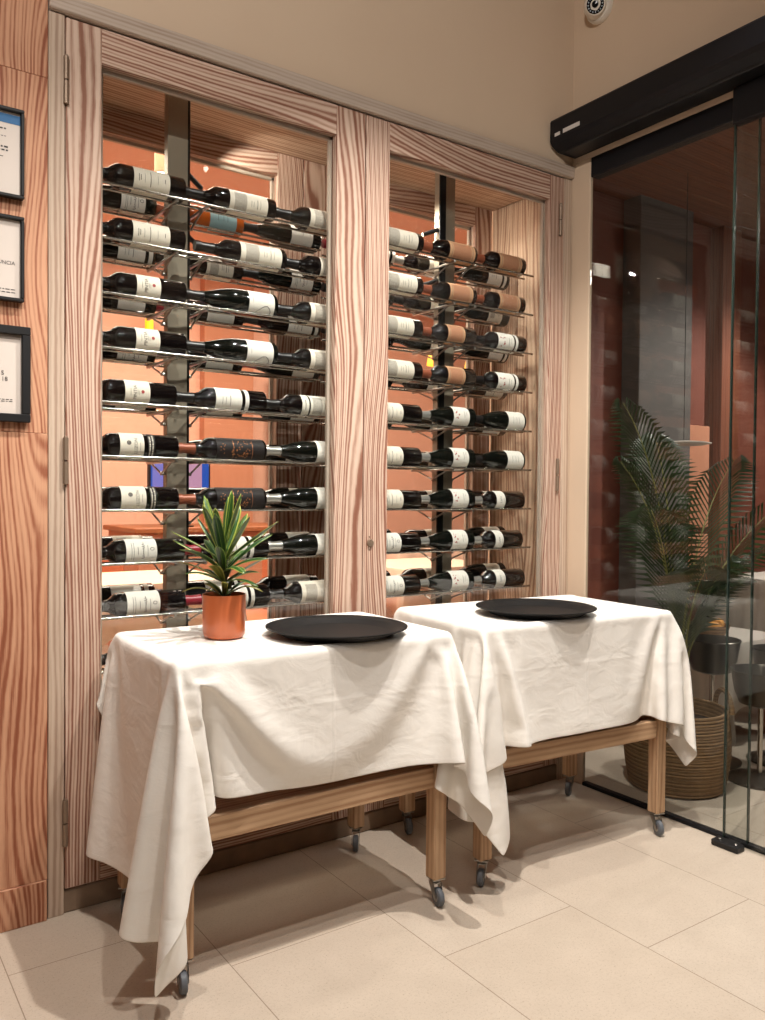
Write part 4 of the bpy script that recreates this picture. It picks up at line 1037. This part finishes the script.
def tube_spot():
    t = thing('cylinder_spotlight', 'copper cylinder spotlight hanging from the orange ceiling', 'spotlight', (1.44, 4.03, 3.05))
    m = MB(); m.lathe([(0, -0.12), (0.030, -0.12), (0.032, -0.118), (0.032, -0.26), (0.026, -0.262), (0.024, -0.245)], 20); m.build('cylinder', 'orange_dark', t, world=False)
    m = MB(); m.tube([(0, 0, 0), (0, 0, -0.12)], 0.008, 8); m.build('stem', 'black', t, world=False)
    m = MB(); m.lathe([(0.0255, -0.250), (0.015, -0.262), (0, -0.266)], 16); m.build('bulb', 'lamp_white', t, world=False)
    m = MB(); m.box((0.50, 4.02, 3.022), (1.52, 4.05, 3.05), 0); tag(m.build('light_track', 'black'), 'dark ceiling light track in the orange dining room', 'light track')
tube_spot()
def amber(x, y, z, label):
    t = thing('amber_pendant_lamp', label, 'pendant lamp', (x, y, z), 0, 'amber glass pendant lamps')
    m = MB(); m.lathe([(0.02, 0.17), (0.05, 0.15), (0.085, 0.09), (0.10, 0.0), (0.094, 0.0), (0.05, 0.14), (0.015, 0.165)], 24); m.build('shade', 'amber_lamp', t, world=False)
    m = MB(); m.tube([(0, 0, 0.165), (0, 0, 3.05-z)], 0.003, 6); m.build('cord', 'black', t, world=False)
amber(4.62, 5.8, 2.36, 'amber glass pendant lamp, left of two behind the right door')
amber(5.02, 5.75, 2.36, 'amber glass pendant lamp, right of two behind the right door')
m = MB(); m.box((2.15, 6.30, 2.44), (2.20, 6.35, 2.62), 2, 0.01); m.box((2.165, 6.34, 2.48), (2.185, 6.41, 2.56), bev=0.002); tag(m.build('wall_lamp', 'yellow_lamp'), 'small yellow glowing lamp seen beside the broad rack post', 'wall lamp')
def monitor():
    t = thing('service_counter', 'terracotta service counter in the dining room behind', 'counter', (2.35, 5.65, 0))
    m = MB(); m.box((1.75, 5.30, 0), (2.95, 5.95, 0.93), bev=0.004); m.build('body', 'orange_dark', t)
    m = MB(); m.box((1.72, 5.27, 0.93), (2.98, 5.98, 0.965), bev=0.005); m.build('countertop', 'chair_wood', t)
    t = thing('till_monitor', 'till monitor with blue screen behind the left door', 'monitor', (2.08, 5.42, 0.965)); y = 5.42
    m = MB(); m.box((1.86, y, 1.135), (2.30, y+0.035, 1.435), bev=0.004); m.build('screen_housing', 'black', t)
    m = MB(); m.box((1.875, y-0.003, 1.15), (2.285, y+0.0005, 1.42), bev=0, mi=0)
    for x0, x1, mi in ((1.885, 1.985, 2), (1.985, 2.035, 1), (2.035, 2.085, 0), (2.085, 2.235, 3)): m.box((x0, y-0.0038, 1.215), (x1, y-0.0025, 1.418), bev=0, mi=mi)
    m.build('screen', ['screen_blue', 'screen_cyan', 'screen_lilac', 'screen_pink'], t)
    m = MB(); m.tube([(2.08, y+0.02, 0.975), (2.08, y+0.02, 1.16)], 0.02, 12); m.build('neck', 'black', t)
    m = MB(); m.lathe([(0, 0.0), (0.10, 0.0), (0.10, 0.008), (0.03, 0.014), (0, 0.014)], 24, mat=Matrix.Translation((2.08, y+0.02, 0.9655))); m.build('foot', 'black', t)
monitor()
DT = [(1.45, 4.35, 'nearest table with warm linen behind the left door'), (4.15, 5.5, 'far table with warm linen behind the centre of the cabinet'), (3.35, 4.35, 'table with warm linen behind the right door'), (5.5, 4.7, 'table with warm linen at the far right behind the cabinet')]
for k, (x, y, lab) in enumerate(DT):
    t_, c_ = linen_table(x-0.40, x+0.40, y-0.35, y+0.35, 0.74, 0.22, 'linen_pink', lab, group='dining room tables'); tag(c_, lab.replace('table with warm linen', 'warm linen cloth'), 'tablecloth', 'dining cloths')
    w = ('nearest', 'far', 'right door', 'far right')[k]
    dining_chair(x-0.05, y+0.62, 0.0, 'seat_orange', f'orange upholstered chair on the far side of the {w} linen table', 'orange dining chairs')
    dining_chair(x+0.68, y+0.05, -1.5, 'seat_orange', f'orange upholstered chair on the right side of the {w} linen table', 'orange dining chairs')
    dining_chair(x-0.70, y-0.05, 1.6, 'seat_orange', f'orange upholstered chair on the left side of the {w} linen table', 'orange dining chairs')
m = MB()
for k in range(7): m.box((3.25+0.09*k, 6.36, 0.1), (3.33+0.09*k, 6.42, 2.2), 2, 0.004)
struct(m.build('trim_5', 'dark_wood'))
